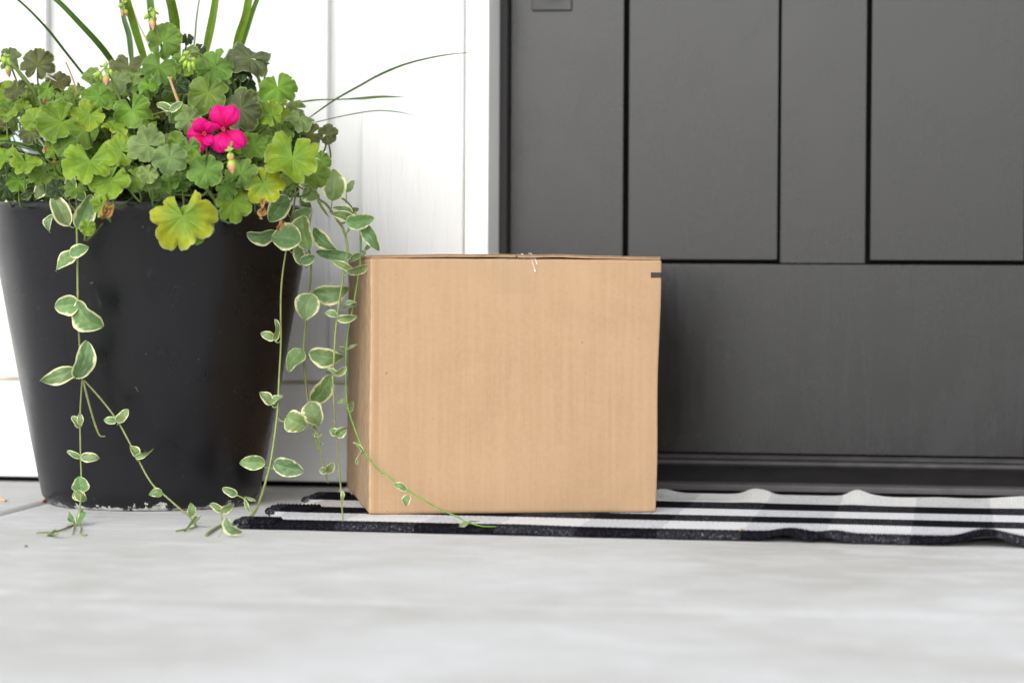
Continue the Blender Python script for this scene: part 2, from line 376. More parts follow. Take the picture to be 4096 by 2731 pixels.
# door
DL = XM1 + .0135; DR = XDR - .0135
ZD0 = onY(3200, 1816, YD)[2]; ZD1 = 2.085
px_ = lambda p, Y=YD: wx(p, 700, Y)
ZR = onY(3000, 1057, YD)[2]; 
G = .010
s1 = px_(2493); p1 = px_(3121); s2 = px_(3464) ; 
PW = p1 - s1; p2 = s2 + PW
ZT = 1.88
dr = MB()
dr.box(DL, s1 - .0, YD, YD + .04, ZD0, ZD1)                 # hinge and lock stiles
dr.box(p2, DR, YD, YD + .04, ZD0, ZD1)
dr.box(s1 + .0003, p2 - .0003, YD, YD + .04, ZD0, ZR)       # bottom rail
dr.box(p1, s2, YD + .0005, YD + .04, ZR + .0012, ZT)            # mullion
dr.box(s1 + .0003, p2 - .0003, YD, YD + .04, ZT, ZD1)
door = dr.build('door', M_door, house, bevel=.0012)
for a, b in ((s1, p1), (s2, p2)):
    mb = MB(); mb.box(a - .004, b + .004, YD + .022, YD + .034, ZR - .004, ZT + .004); mb.build('panel_groove', M_blk, door)  # black sheet behind the panel, groove shade put into its colour
    mb = MB(); mb.box(a + .0062, b - .0032, YD + .007, YD + .0215, ZR + .0058, ZT - .005); mb.build('door_panel', M_door, door, bevel=.0012)
# handle set on the left stile: square foot plate, grip, upper plate
mb = MB()
hx0, hx1 = px_(2123, YD - .007), px_(2281, YD - .007); hz = onY(2200, 42, YD - .007)[2]
mb.box(hx0, hx1, YD - .007, YD - .0003, hz, hz + .058)
hm = (hx0 + hx1) / 2; mb.box(hx0, hx1, YD - .007, YD - .0003, hz + .26, hz + .36)
mb.tube(crom([(hm, YD - .007, hz + .03), (hm, YD - .045, hz + .035), (hm, YD - .055, hz + .08), (hm, YD - .055, hz + .24), (hm, YD - .04, hz + .29), (hm, YD - .007, hz + .3)], 5), .009, 10)
mb.build('door_handle', M_hand, door, bevel=.0012)
# threshold: stepped dark metal sill
def extr(mb, prof, x0, x1):
    n = len(prof); v = [(x0, y, z) for y, z in prof] + [(x1, y, z) for y, z in prof]
    mb.add(v, [(i, n + i, n + (i + 1) % n, (i + 1) % n) for i in range(n)] + [tuple(range(n)), tuple(range(n, 2 * n))[::-1]])
def zrow(row, Y, x=3200): return onY(x, row, Y)[2]
Ya = YD - .002; Yb = YD - .016; Yc_ = YD - .030; Yf = YC + .012
mb = MB(); extr(mb, [(YD + .05, zrow(1822, Ya) - .02), (YD + .05, zrow(1822, Ya)), (Ya, zrow(1822, Ya)), (Yb, zrow(1834, Yb)), (Yb + .001, zrow(1840, Yb)), (Yb + .004, zrow(1840, Yb) - .002), (Yc_, zrow(1846, Yc_)), (Yc_ - .003, zrow(1856, Yc_ - .003)), (Yc_ - .002, zrow(1862, Yc_)), (Yc_ + .01, .02)], XM1 + .001, XDR - .001)
mb.build('threshold_saddle', M_sillg, house, bevel=.0008)
zc = zrow(1862, Yc_) - .0005
mb = MB(); extr(mb, [(YD + .05, .003), (YD + .05, zc - .012), (Yc_ + .006, zc - .002), (Yc_ - .002, zc), (Yc_ - .008, zc - .004), (Yf + .02, zrow(1930, Yf + .02)), (Yf + .018, .003)], XM1 + .001, XDR - .001)
mb.build('sill', M_sill, house, bevel=.001)
mb = MB(); extr(mb, [(Yf + .017, .0012), (Yf + .017, zrow(1932, Yf + .01)), (Yf, zrow(1936, Yf)), (Yf - .003, zrow(1944, Yf)), (Yf - .003, zrow(1966, Yf))], XM1 - .002, XDR + .002)
mb.build('sill_lip', M_sillg, house, bevel=.0008)
mb = MB(); extr(mb, [(YD + .3, -.01), (YD + .3, .001), (Yf - .006, .001), (Yf - .006, -.01)], XC0, XDR + .17)
mb.build('dirty_gap', m_simple('crumbly_sealant', (.07, .05, .03), .95, 120, .6, .9, .004), house)
mb = MB(); mb.box(XC0 - .5, XDR + .5, YD + .075, YD + .3, .002, HH); mb.build('interior_backing', M_blk, house)
# added roof, out of frame: put in to shade wall and floor from the zenith
mb = MB(); mb.box(-3.6, 3.4, YW - 2.2, YS + .05, HH + .003, HH + .18); mb.build('added_shade_roof', m_simple('shade_roof_white', (.72, .72, .70), .6, 3), house)

# ------------------------------------------------------------------ outlet cover on the wall
M_out = m_simple('grey_white_plastic', (.62, .66, .74), .35, 20, .04, .05)
oy = YS - .0006; ox0 = wx(22, 520, oy); ox1 = wx(185, 520, oy); oz1 = onY(100, 420, oy)[2]; oz0 = oz1 - .11
out = empty('outlet_cover', ((ox0 + ox1) / 2, oy, oz0)); tag(out, 'pale weatherproof outlet cover fixed to the siding behind the left leaves', 'outlet cover')
mb = MB(); mb.box(ox0, ox1, oy - .012, oy, oz0, oz1); mb.build('back_plate', M_out, out, bevel=.003)
mb = MB(); mb.box(ox0 + .006, ox1 - .006, oy - .05, oy - .0125, oz0 + .006, oz1 - .012); mb.build('hinged_cover', M_out, out, bevel=.006)
for q in (0.3, .72):
    mb = MB(); xx = ox0 + (ox1 - ox0) * q + .008; mb.box(xx, xx + .006, oy - .0145, oy - .0122, oz1 - .0065, oz1 - .002); mb.build('hinge_slot', M_blk, out)

# ------------------------------------------------------------------ cardboard box
ZB = .0095
bl = gnd(1477, 2057, ZB); br = gnd(2624, 2052, ZB); bk = gnd(1389, 1949, ZB)
ey = bk - bl; BDp = np.linalg.norm(ey); ey /= BDp; ex = np.array([ey[1], -ey[0], 0])
cr_ = ray(2624, 2048); A2 = np.array([[ex[0], -cr_[0]], [ex[1], -cr_[1]]]); BWd = np.linalg.solve(A2, (CO - bl)[:2])[0]
tlr = ray(1479, 1031); tt = (bl - CO)[:2].dot(tlr[:2]) / tlr[:2].dot(tlr[:2]); BH = (CO + tlr * tt)[2] - ZB
bang = math.atan2(ex[1], ex[0])
parcel = empty('cardboard_box', tuple(bl)); parcel.rotation_euler = (0, 0, bang)
tag(parcel, 'plain brown corrugated cardboard box standing on the striped rug before the door', 'box')
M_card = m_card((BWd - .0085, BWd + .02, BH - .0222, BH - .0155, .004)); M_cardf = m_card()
def lbuild(mb, name, mat, parent, **kw):     # mesh written in the parcel's own frame
    o = mb.build(name, mat, None, **kw); o.parent = parent; return o
def rrect(w_, d_, r, n=5):
    pts = []
    for cx, cy, a0 in ((w_ - r, r, -90), (w_ - r, d_ - r, 0), (r, d_ - r, 90), (r, r, 180)):
        for i in range(n + 1):
            a = R(a0 + 90 * i / n); pts.append((cx + r * math.cos(a), cy + r * math.sin(a)))
    return pts
def ringpts(inset, nseg=26):
    base = rrect(BWd - 2 * inset, BDp - 2 * inset, .0028); out_ = []
    for i in range(len(base)):
        a = np.array(base[i]); b = np.array(base[(i + 1) % len(base)]); L = np.linalg.norm(b - a)
        m = nseg if L > .05 else 1
        for k in range(m): out_.append(a + (b - a) * k / m)
    return np.array(out_) + inset
zr = np.concatenate([[0, .0008, .002, .005], np.linspace(.012, BH - .008, 26), [BH - .004, BH - .0018, BH - .0006, BH]])
rg = ringpts(0); cen = np.array([BWd / 2, BDp / 2]); rings = []
for z in zr:
    q = rg.copy(); u = z / BH; e = 0
    if z < .002: e = .0018 * (1 - z / .002)
    if z > BH - .0018: e = max(e, .0026 * (1 - (BH - z) / .0018) ** 1.5)
    d = q - cen; q = cen + d * (1 - e / (BWd / 2))
    bulge = .0022 * math.sin(math.pi * u)
    fr = 1 - np.clip(np.abs(d[:, 1] + BDp / 2) / .01, 0, 1)          # on the front face
    q[:, 1] -= fr * (bulge * np.sin(np.pi * np.clip(q[:, 0] / BWd, 0, 1)) + .0010 * fnoise(q[:, 0], np.full(len(q), z), 5, 22))
    q[:, 0] += (q[:, 0] > BWd * .9) * (.0048 * u + .0008 * np.sin(9 * u)) - (q[:, 0] < BWd * .1) * (.0006 * np.sin(5 * u + 1))
    rings.append(np.column_stack([q, np.full(len(q), z)]))
mb = MB(); pts = np.array(rings); mb.grid(pts, wrap=True); nb = pts.shape[1]
mb.f.append(tuple(range(nb))[::-1]); 
# inner minor flaps close the top just under the major flaps
top0 = (len(zr) - 1) * nb; mb.f.append(tuple(range(top0, top0 + nb)))
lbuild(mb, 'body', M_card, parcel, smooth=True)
def flap(x0, x1, rise0, rise1, name):
    n = 40; xs_ = np.linspace(x0, x1, n); mb = MB(); th = .0034
    u = xs_ / BWd
    zt = BH - .0002 + rise0 + .0020 * np.sin(np.pi * np.clip(u, 0, 1)) ** .8 + .0010 * fnoise(xs_, xs_ * 0, 9, 60) 
    yv = np.array([-.0004, BDp * .25, BDp * .5, BDp * .75, BDp - .0012]); 
    yj = .0007 * np.sin(xs_ * 90) + .0005 * np.sin(xs_ * 331)
    top = np.array([[(x, y + (yj[i] if j == 0 else 0), zt[i] + th - .0012 * (j == 0) * 0) for i, x in enumerate(xs_)] for j, y in enumerate(yv)])
    bot = top.copy(); bot[..., 2] -= th
    mb.grid(top); mb.grid(bot, flip=True)
    # three-layer edge: liners stand proud, fluting set back
    ye = top[0].copy(); rows = []
    for dz, dy in ((0, 0), (-.0005, 0), (-.0006, .0016), (-th + .0006, .0016), (-th + .0005, 0), (-th, 0)):
        r_ = ye.copy(); r_[:, 2] += dz; r_[:, 1] += dy; rows.append(r_)
    mb.grid(np.array(rows), flip=True)
    mb.grid(np.array([top[-1], bot[-1]])); mb.grid(np.array([top[:, 0], bot[:, 0]])); mb.grid(np.array([top[:, -1], bot[:, -1]]), flip=True)
    return lbuild(mb, name, M_cardf, parcel)
seam = BWd * .505
flap(.0006, seam - .0008, 0, 0, 'top_flap'); flap(seam + .0008, BWd + .0035, 0, 0, 'top_flap')
# clear tape along the seam and folded down the front
mb = MB(); t0 = seam - .026; t1 = seam + .023; zt = BH + .0036 + .0020
tp = []
for (y, z) in [(BDp - .002, zt), (BDp * .5, zt), (.004, zt), (.0005, zt - .0003), (-.0006, zt - .003), (-.0012, BH - .0005), (-.0026, BH - .006), (-.0034, BH - .02), (-.0042, BH - .042)]:
    tp.append([(x, y - .0004 * math.sin(x * 500), z + .0002 * math.sin(x * 900)) for x in np.linspace(t0, t1, 12)])
mb.grid(np.array(tp)); 
tape = lbuild(mb, 'packing_tape', M_tape, parcel, smooth=True); sm = tape.modifiers.new('solid', 'SOLIDIFY'); sm.thickness = .00025
mb = MB(); mb.grid(np.array([[(-.0009, y, z) for y in np.linspace(BDp * .48, BDp * .66, 6)] for z in np.linspace(BH * .67, BH + .001, 14)])); lbuild(mb, 'packing_tape', M_tape, parcel)
M_thr = m_simple('white_filament', (.85, .85, .85), .3, 40, .05)
def fil(pl, r):
    mb = MB(); q = []
    for (x, y) in pl:
        a = at(1900 + x / 6.72, 950 + y / 6.72, 2.99); q.append(a)
    q = np.array(q); c, s_ = math.cos(bang), math.sin(bang)
    loc = q - bl; lx = loc[:, 0] * c + loc[:, 1] * s_; lz = loc[:, 2]
    ly = np.where(lz > BH, .003, -.0052)
    mb.tube(crom(np.column_stack([lx, ly, lz]), 4), r, 5); lbuild(mb, 'torn_tape_filament', M_thr, parcel, smooth=True)
fil([(1195, 450), (1260, 447), (1300, 500), (1280, 545), (1282, 680), (1310, 780), (1345, 880), (1350, 925)], [.00028, .0003, .0003, .0002, .0002, .0002, .0004, .0009])
fil([(1340, 510), (1355, 560), (1375, 650), (1398, 728)], [.0002, .0003, .0003, .0006])
fil([(1000, 455), (1045, 470), (1070, 530), (1075, 600)], [.0003, .0005, .0003, .0002])

# ------------------------------------------------------------------ striped rug
rf0 = gnd(985, 2117); rf1 = gnd(4096, 2192)
rx = rf1 - rf0; rx /= np.linalg.norm(rx); ry = np.array([-rx[1], rx[0], 0]); rang = math.atan2(rx[1], rx[0])
rug = empty('striped_rug', tuple(rf0)); rug.rotation_euler = (0, 0, rang)
tag(rug, 'flat woven black and white plaid rug lying in front of the door', 'rug')
def ru(px, py=2150): return (gnd(px, py) - rf0).dot(rx)
RD = .485; RL = 1.62; NS = 6; SB = np.array([0, .037, .128, .205, .290, .378, .60]); CW = .0935; TH = .0075
fb = [(ru(3140, 2160), .0065, .020), (ru(3310, 2165), .0045, .015), (ru(3935, 2165), .012, .030), (ru(2050, 2130), .0015, .05)]
bb = [(ru(2690, 1975), .005, .017), (ru(3050, 1975), .0075, .015), (ru(3100, 1975), .003, .010), (ru(3440, 1985), .0075, .014), (ru(3490, 1985), .0025, .02), (ru(3760, 1985), .0015, .03), (ru(4110, 1990), .0055, .05)]
def rug_h(u, v, lift=0):
    z = np.full(np.shape(u), .0006) + .0007 * (1 + fnoise(u, v, 21, 14))
    for c, a, s_ in fb:
        z = z + a * np.exp(-((u - c - .25 * v) / s_) ** 2) * np.exp(-(np.clip(v, 0, None) / .055) ** 1.5)
    for c, a, s_ in bb:
        z = z + a * np.exp(-((u - c) / s_) ** 2) * np.exp(-((RD - v) / .07) ** 2)
    z = z + .002 * np.exp(-((RD - v) / .03) ** 2)
    return z
def rug_col(u, v):
    si = np.clip(np.searchsorted(SB, v, side='right') - 1, 0, NS - 1); ci = ((u - .0115 + 2 * CW) / CW).astype(int) % 2
    bl_ = (si % 2 == 0)
    c = np.zeros(u.shape + (4,)); c[..., 3] = 1.0
    c[bl_] = (.0065, .006, .009, .10); c[~bl_] = (.70, .70, .715, .15)
    k = bl_ & (ci == 1); c[k] = (.017, .017, .022, .55)
    k = (~bl_) & (ci == 0); c[k] = (.60, .605, .63, .8)
    k = ~bl_ & (si == NS - 1); c[k, :3] *= np.array([1.0, .99, .95])
    return c
def edge_y(u): return .0018 * fnoise(u, u * 0, 31, 17) - .0012 * np.sin(u * 3)
def rug_sheet(u0, u1, nu, v0, v1, nv, z_off, name, xoff=None, thick=TH):
    u = np.linspace(u0, u1, nu); v = np.linspace(v0, v1, nv); U, V = np.meshgrid(u, v)
    E = edge_y(U) * np.clip(1 - V / .15, 0, 1)
    rib = np.abs(np.sin(math.pi * (U + .0016 * np.sin(V * 60)) / .0033)); wv = np.abs(np.sin(math.pi * V / .0048 + (np.floor(U / .0033) % 2) * 1.57))
    Z = rug_h(U, V) + z_off + thick - .0016 + .0026 * rib ** .7 * (.6 + .4 * wv)
    ed = np.minimum(V - v0, v1 - V); Z = Z - .0022 * np.clip(1 - ed / .004, 0, 1) ** 2
    scal = .0012 * np.sin(2 * math.pi * U / .0066)
    X = U.copy() - 0
    if xoff is not None: X = X + xoff(V) * np.clip(1 - (U - u0) / .04, 0, 1)
    Yv = V + E + scal * (V < v0 + .002) 
    top = np.stack([X, Yv, Z], -1); bot = top.copy(); bot[..., 2] = rug_h(U, V) + z_off + .0002
    bsk = .0035; bot[..., 2] = np.minimum(bot[..., 2], Z - .003)
    # seam wobble between stripes
    C_ = rug_col(U + 1e-6, np.clip(V + .0016 * np.sin(2 * math.pi * U / .0066), max(0, v0 + 1e-5) if name == 'hem' else 0, (v1 if name == 'hem' else RD) - 1e-5))
    mb = MB(); mb.grid(top, C_); st8 = 8 if name == 'woven_field' else 1; mb.grid(bot[::st8, ::st8], C_[::st8, ::st8], flip=True)
    for a, b, fp in ((0, None, True), (-1, None, False)):
        mid = (top[a] + bot[a]) / 2; mid[:, 1] += (-.0018 if a == 0 else .0018)
        mb.grid(np.array([top[a], mid, bot[a]]), np.stack([C_[a]] * 3), flip=fp)
    for a, fp in ((0, False), (-1, True)):
        mid = (top[:, a] + bot[:, a]) / 2; mid[:, 0] += (-.0018 if a == 0 else .0018)
        mb.grid(np.stack([top[:, a], mid, bot[:, a]]), np.stack([C_[:, a]] * 3), flip=fp)
    o = mb.build(name, M_rug, None, smooth=True, weld=name == 'hem'); o.parent = rug; return o
def xo(V):
    si = np.clip(np.searchsorted(SB, V, side='right') - 1, 0, NS - 1)
    return np.where(si % 2 == 0, -.010, .004) + .004 * np.sin(V * 25) + .0015 * np.sin(V * 210)
rug_sheet(0.0, RL, 2100, 0, RD, 200, 0, 'woven_field', xo)
def hem_x(V): return xo(V) - .003
for si in range(0, NS):
    if si % 2 == 0:
        # folded, stitched-over end of each black stripe
        rug_sheet(-.001, .034 + .003 * math.sin(si), 60, SB[si] + .001 if si else -.0008, min(SB[si + 1], RD) - .001, 50, .0045, 'hem', hem_x, .0062)

# ------------------------------------------------------------------ planter
pc = at(607, 1128, 3.135); PX, PY = pc[0], pc[1]
pot = empty('planter', (PX, PY, 0)); tag(pot, 'tall round tapered black planter with paint worn off its foot', 'planter')
Rt = 366 * 1.7415 / FPX * 3.135; Rb = 240 * 1.7415 / FPX * 3.135; ZP = .3845
prof = [(0, .004), (Rb - .014, .004), (Rb - .012, .0005), (Rb - .006, .001), (Rb - .0015, .005)]
for i in range(0, 30):
    u = i / 29; z = .012 + (ZP - .016) * u; r_ = Rb + .002 + (Rt - Rb) * (z / ZP) + .0012 * math.sin(u * math.pi)
    prof.append((r_, z))
prof += [(Rt + .0006, ZP - .002), (Rt - .0005, ZP - .0003), (Rt - .003, ZP), (Rt - .010, ZP - .0005), (Rt - .0115, ZP - .004), (Rt - .0125, ZP - .05), (Rt - .02, ZP - .1)]
a = np.linspace(0, 2 * math.pi, 160, endpoint=False)
pts = np.array([[(r_ * math.cos(t_) * (1 + .002 * math.sin(2 * t_)), r_ * math.sin(t_), z) for t_ in a] for r_, z in prof])
mb = MB(); mb.grid(pts, wrap=True); o = mb.build('pot', M_pot, None, smooth=True); o.parent = pot
mb = MB(); rr = np.linspace(0.0005, Rt - .012, 16)
pts = np.array([[(r_ * math.cos(t_), r_ * math.sin(t_), ZP - .022 + .006 * fnoise(np.array(r_ * math.cos(t_)), np.array(r_ * math.sin(t_)), 4, 60)) for t_ in a[::2]] for r_ in rr])
mb.grid(pts, wrap=True); o = mb.build('soil', M_soil, None, smooth=True); o.parent = pot

# ------------------------------------------------------------------ geranium
PAL = dict(G=(.100, .185, .030), P=(.135, .200, .070), D=(.085, .108, .055), Y=(.170, .255, .014), L=(.29, .345, .022), M=(.115, .205, .022), K=(.017, .036, .008), R=(.075, .085, .022))  # K: darkened green, shade of the plant's interior put into leaf colour
def depth_for(x, y, k=0):
    e = math.sqrt(max(0.02, 1 - ((x - 607) / 800.0) ** 2))
    return 3.135 - .235 * e + .16 * max(0, (620 - y)) / 620 - k * .012
def ger_leaf(mb, C, Rr, notch, ty, tx, typ, seed, cup=.25, gap=None, fold=0, crisp=0):
    r0 = np.random.RandomState(seed); nth = 99; nr = 11
    gap = R(r0.uniform(6, 40)) if gap is None else R(gap)
    th = np.linspace(-math.pi + gap / 2, math.pi - gap / 2, nth)       # 0 = front, +-pi = notch
    rr = np.linspace(0.0, 1, nr) ** .85
    TH_, RR_ = np.meshgrid(th, rr)
    nl = 6 if r0.rand() < .4 else 7; ph = r0.uniform(-.15, .15)
    p_c = r0.uniform(0, 6)
    LP = (TH_ + ph) * nl / 2 * 1.02 + .25 * np.sin(TH_ * 2 + r0.uniform(0, 6))
    lob = np.abs(np.cos(LP)) ** .5
    teeth = np.abs(np.cos(LP * 3 + .3 * np.sin(TH_ * 3))) ** .55
    env = .80 + .20 * np.cos(TH_ * .5) ** 1.2 + .05 * np.sin(TH_ * 2 + r0.uniform(0, 6)) * np.cos(TH_ / 2)
    lobd = r0.uniform(.16, .30); rad = env * (.955 - lobd + lobd * lob + .05 * teeth)
    w_ = RR_ ** 1.3
    if crisp: rad = env * (.9 + .05 * lob + .08 * np.sin(TH_ * 3.3 + p_c))
    r_ = RR_ * (env * .92 * (1 - w_) + rad * w_)
    # notch sides close in near the centre
    x = r_ * np.cos(TH_); y = r_ * np.sin(TH_) * (.55 if crisp else 1)
    ruf = .26 * r0.uniform(.5, 1.6); k1 = r0.randint(2, 4); p1_ = r0.uniform(0, 6.28); p2_ = r0.uniform(0, 6.28)
    z = cup * (r_ ** 1.6) * .8 + ruf * r_ ** 2 * np.sin(k1 * TH_ + p1_) + .05 * r_ ** 2 * np.sin((k1 + 3) * TH_ + p2_)
    z += .11 * r_ ** 1.2 * (1 - np.abs(np.cos(LP)) ** 1.2 * 1.6) + .02 * r_ * np.sin(LP * 6) + .9 * np.clip(RR_ - .75, 0, 1) * (.45 * np.sin(LP * 2 + p2_) - .5)       # pleats between veins
    z -= cup * .25 * (RR_ > .85) * (RR_ - .85) * 3 * (1 if r0.rand() < .5 else -.6)
    if crisp: z += crisp * r_ * np.sin(TH_ * 4 + p1_) * .5 + .12 * np.sin(r_ * 14 + TH_ * 2); 
    if fold:                                     # fold the front half over an axis
        m = np.clip(x - .1, 0, None); ang = fold * np.clip(m * 1.4, 0, 1.2); x = np.where(x > .1, .1 + m * np.cos(ang), x); z = z - np.abs(m) * np.sin(ang)
    base = np.array(PAL[typ]) * r0.uniform(.88, 1.15) * np.array([r0.uniform(.88, 1.2), 1, r0.uniform(.5, .95)])
    col = np.ones(TH_.shape + (4,)); c = np.tile(base, TH_.shape + (1,))
    lph = np.mod(LP + math.pi / 2, math.pi) - math.pi / 2; fork = np.clip(RR_ - .42, 0, 1) * .95; vein = np.clip(1 - np.abs(np.abs(lph) - fork) / (.05 + .035 / (RR_ + .12)), 0, 1) * (RR_ < .93) * (1 - .5 * RR_)
    zone = np.exp(-((RR_ - .62) / .16) ** 2)
    zs = {'D': .55, 'R': .6, 'G': .28, 'P': .32, 'M': .12, 'K': .2}.get(typ, .04)
    dark = np.array([.070, .068, .045]) if typ in 'DR' else np.array([.06, .085, .04])
    n1 = fnoise(x, y, seed + 5, 3.0); 
    c = c * (1 - (zone * zs)[..., None]) + dark * (zone * zs)[..., None]
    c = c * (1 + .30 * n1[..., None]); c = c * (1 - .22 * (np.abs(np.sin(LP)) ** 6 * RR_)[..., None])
    if typ in 'YL':                                # yellowing margin, green heart
        k = np.clip(1.25 - RR_ * 1.25 + .5 * n1, 0, .9)[..., None]; c = c * (1 - k) + np.array(PAL['M']) * k
        e = np.clip((RR_ - .86) * 4 + n1 * .8 - .1, 0, 1)[..., None] * (.10 if typ == 'L' else .12); c = c * (1 - e) + np.array([.42, .34, .10]) * e
    c = c * (1 - .5 * vein[..., None]) + (np.array([.20, .31, .10]) if typ not in 'YL' else np.array([.30, .40, .06])) * .5 * vein[..., None]
    e = np.clip((RR_ - .92) * 12, 0, 1)[..., None] * .6; c = c * (1 - e) + np.array([.27, .34, .15]) * e
    if crisp: c = c * .15 + np.array([.26, .125, .05]) * (1 + .35 * n1[..., None])
    col[..., :3] = np.clip(c, .004, .9)
    # local frame: front axis opposite the notch
    tx_, ty_ = R(tx), R(ty)
    n = CB * math.cos(ty_) * math.cos(tx_) + CU * math.sin(ty_) + CR * math.sin(tx_) * math.cos(ty_); n /= np.linalg.norm(n)
    fa = R(notch + 180); f = CR * math.cos(fa) + CU * math.sin(fa); f = f - n * f.dot(n); f /= np.linalg.norm(f)
    s_ = np.cross(n, f)
    pts = C + Rr * (x[..., None] * f + y[..., None] * s_ + z[..., None] * n)
    mb.grid(pts, col)
    return n
fol = MB(); stm = MB(); seed = 100
crown = lambda x: np.array([PX + (x - 607) / FPX * 3.1 * .42, PY - .04 + random.uniform(-.07, .07), ZP + .005])
def petiole(C, n, px, tcol=(.11, .17, .035, 1), r=.0013):
    e = crown(px) + np.array([random.uniform(-.03, .03), 0, random.uniform(0, .03)])
    m = C - n * .02 - np.array([0, 0, .02]); m2 = (C * .45 + e * .55) + np.array([0, .01, -.01])
    stm.tube(crom([C - n * .001, m, m2, e], 5), [r * .8, r, r * 1.15, r * 1.3], 6, tcol)
# page, x, y, R, notch, ty, tx, type, layer, (cup, gap, fold)
LV = [
 ('A',1605,405,195,240,8,5,'G',0,(.10,22)), ('A',365,640,180,-95,15,5,'D',0,(.15,14)), ('A',85,590,140,200,15,-20,'D',-1,(.2,20)),
 ('A',1262,650,200,100,35,-15,'D',-1,(.2,10)), ('A',1550,655,215,75,28,0,'G',2,(-.10,24)), ('A',560,800,150,150,45,20,'R',0,(.2,20)),
 ('A',470,870,120,60,30,10,'G',1,(.1,30)), ('A',965,945,158,15,12,0,'M',4,(.1,8)), ('A',165,880,135,90,20,-20,'R',1,(.25,16)), ('A',225,1050,85,-80,20,20,'M',1,(.3,30)),
 ('A',1292,1075,200,105,12,0,'M',4,(.05,34)), ('A',600,1195,235,20,12,-22,'M',5,(.55,30)), ('A',870,1130,180,50,20,5,'Y',4,(.35,22)),
 ('A',1455,1425,215,-20,12,-14,'P',6,(.4,18)), ('C',1660,170,180,90,10,4,'P',8,(.08,16)), ('A',330,1170,140,-60,10,-20,'Y',2,(.1,20)),
 ('A',290,1290,130,30,5,-20,'R',1,(.2,20)), ('A',1110,1240,150,120,55,30,'Y',3,(.2,20)), ('C',880,200,280,85,25,0,'Y',7,(.45,70)),
 ('C',1190,110,180,-30,15,-10,'Y',3,(.2,20)), ('A',1850,1180,150,-20,8,-8,'P',6,(.1,14)), ('A',1740,1390,110,10,15,-15,'G',5,(.3,14)),
 ('A',1460,840,120,100,50,10,'M',3,(.1,20)), ('A',1330,740,150,-110,55,-5,'P',1,(.1,20)), ('A',60,1130,160,-100,62,-30,'M',1,(.3,20)),
 ('C',250,220,170,100,45,10,'Y',5,(.35,20)), ('C',50,180,170,10,40,-10,'Y',4,(.3,20)), ('C',60,470,150,60,10,-10,'K',0,(.2,16)),
 ('B',395,650,205,40,8,0,'G',3,(.05,36)), ('B',740,575,240,-10,38,14,'D',3,(-.12,10)), ('B',325,905,215,75,8,0,'G',5,(.06,24)),
 ('B',1005,855,200,95,22,4,'M',5,(.0,20)), ('B',640,1070,225,170,4,-6,'D',5,(.04,8)), ('B',950,1130,140,-60,12,-14,'Y',5,(.45,20)),
 ('B',1225,1160,150,80,42,18,'P',5,(-.1,24)), ('B',1330,1320,140,20,10,-5,'R',1,(.2,20)), ('B',1490,1320,110,200,5,22,'D',1,(.15,30)),
 ('D',1150,175,300,88,26,0,'Y',9,(.45,14)), ('D',1360,330,165,140,10,25,'M',7,(.25,20)), ('B',640,700,130,100,48,10,'K',2,(-.2,20)),
 ('B',870,600,80,0,30,10,'G',1,(.1,30)), ('B',690,850,120,60,20,0,'K',0,(.2,20)), ('B',770,1430,150,120,15,0,'M',4,(.15,12)),
 ('B',880,1450,130,60,15,10,'G',4,(.15,12)), ('D',300,290,190,85,10,0,'G',8,(.08,10)), ('D',640,330,170,-120,14,8,'G',6,(.25,22)),
 ('D',580,600,200,100,10,8,'M',5,(.05,20)), ('D',870,430,210,120,8,6,'L',7,(.10,10)), ('D',500,470,120,150,10,5,'G',5,(.1,16)),
 ('D',60,420,110,30,20,0,'G',4,(.2,20)), ('D',-60,400,120,-170,20,0,'M',5,(.2,20)), ('C',1790,745,335,92,10,-3,'L',11,(-.16,50)), ('C',1930,780,215,105,10,25,'Y',10,(-.25,20)),
 ('C',1080,400,220,60,16,-5,'Y',7,(.30,14)), ('C',990,640,120,80,-10,-20,'Y',8,(.2,20)), ('C',860,850,90,80,-15,20,'Y',9,(.2,20)),
 ('C',1330,380,130,140,10,-10,'M',5,(.2,14)), ('C',1450,330,110,60,15,0,'P',7,(.3,24)), ('C',1500,400,95,120,15,10,'P',6,(.25,20)),
 ('D',1430,200,110,160,8,20,'M',5,(.1,16)), ('D',1120,400,110,60,10,0,'M',4,(.2,20)), ('A',80,1460,90,0,10,-10,'K',0,(.1,20)),
 ('A',1400,860,150,-120,30,-5,'G',1,(.1,20)), ('A',900,740,110,30,30,0,'P',1,(.1,20)), ('A',1130,790,150,170,35,0,'P',2,(.1,20)), ('A',620,950,90,90,30,0,'G',1,(.1,20)),
 ('A',740,880,100,90,30,0,'G',0,(.1,20)), ('A',1730,830,140,90,35,0,'K',1,(.1,20)), ('B',60,560,100,90,30,0,'G',0,(.1,20)), ('B',120,380,70,90,10,20,'K',-1,(.1,20)),
 ('B',170,500,80,60,20,0,'P',-1,(.1,20)), ('B',250,480,70,60,20,0,'K',-1,(.1,20)), ('C',640,60,130,-90,10,-10,'G',3,(.2,20)), ('C',520,100,110,-60,10,0,'M',3,(.2,20)),
 ('B',1190,1060,110,0,30,20,'P',1,(.1,20)), ('B',1060,1320,130,30,10,0,'G',2,(.2,20)), ('B',1210,1400,140,30,10,0,'K',1,(.2,20)), ('D',1500,0,60,30,10,0,'D',1,(.2,20)),
 ('C',740,480,120,80,30,0,'G',3,(.2,20)), ('C',420,330,140,20,20,0,'G',2,(.2,20)), ('C',180,400,140,20,30,0,'M',2,(.2,20)), ('C',560,480,120,20,20,0,'K',3,(.2,20)),
 ('B',30,1090,130,100,14,0,'G',3,(.1,20)), ('B',140,1440,120,100,10,0,'G',6,(.25,20)), ('D',440,120,110,-40,14,0,'K',4,(.1,20)), ('D',180,180,90,-40,14,0,'M',6,(.4,20)),
]
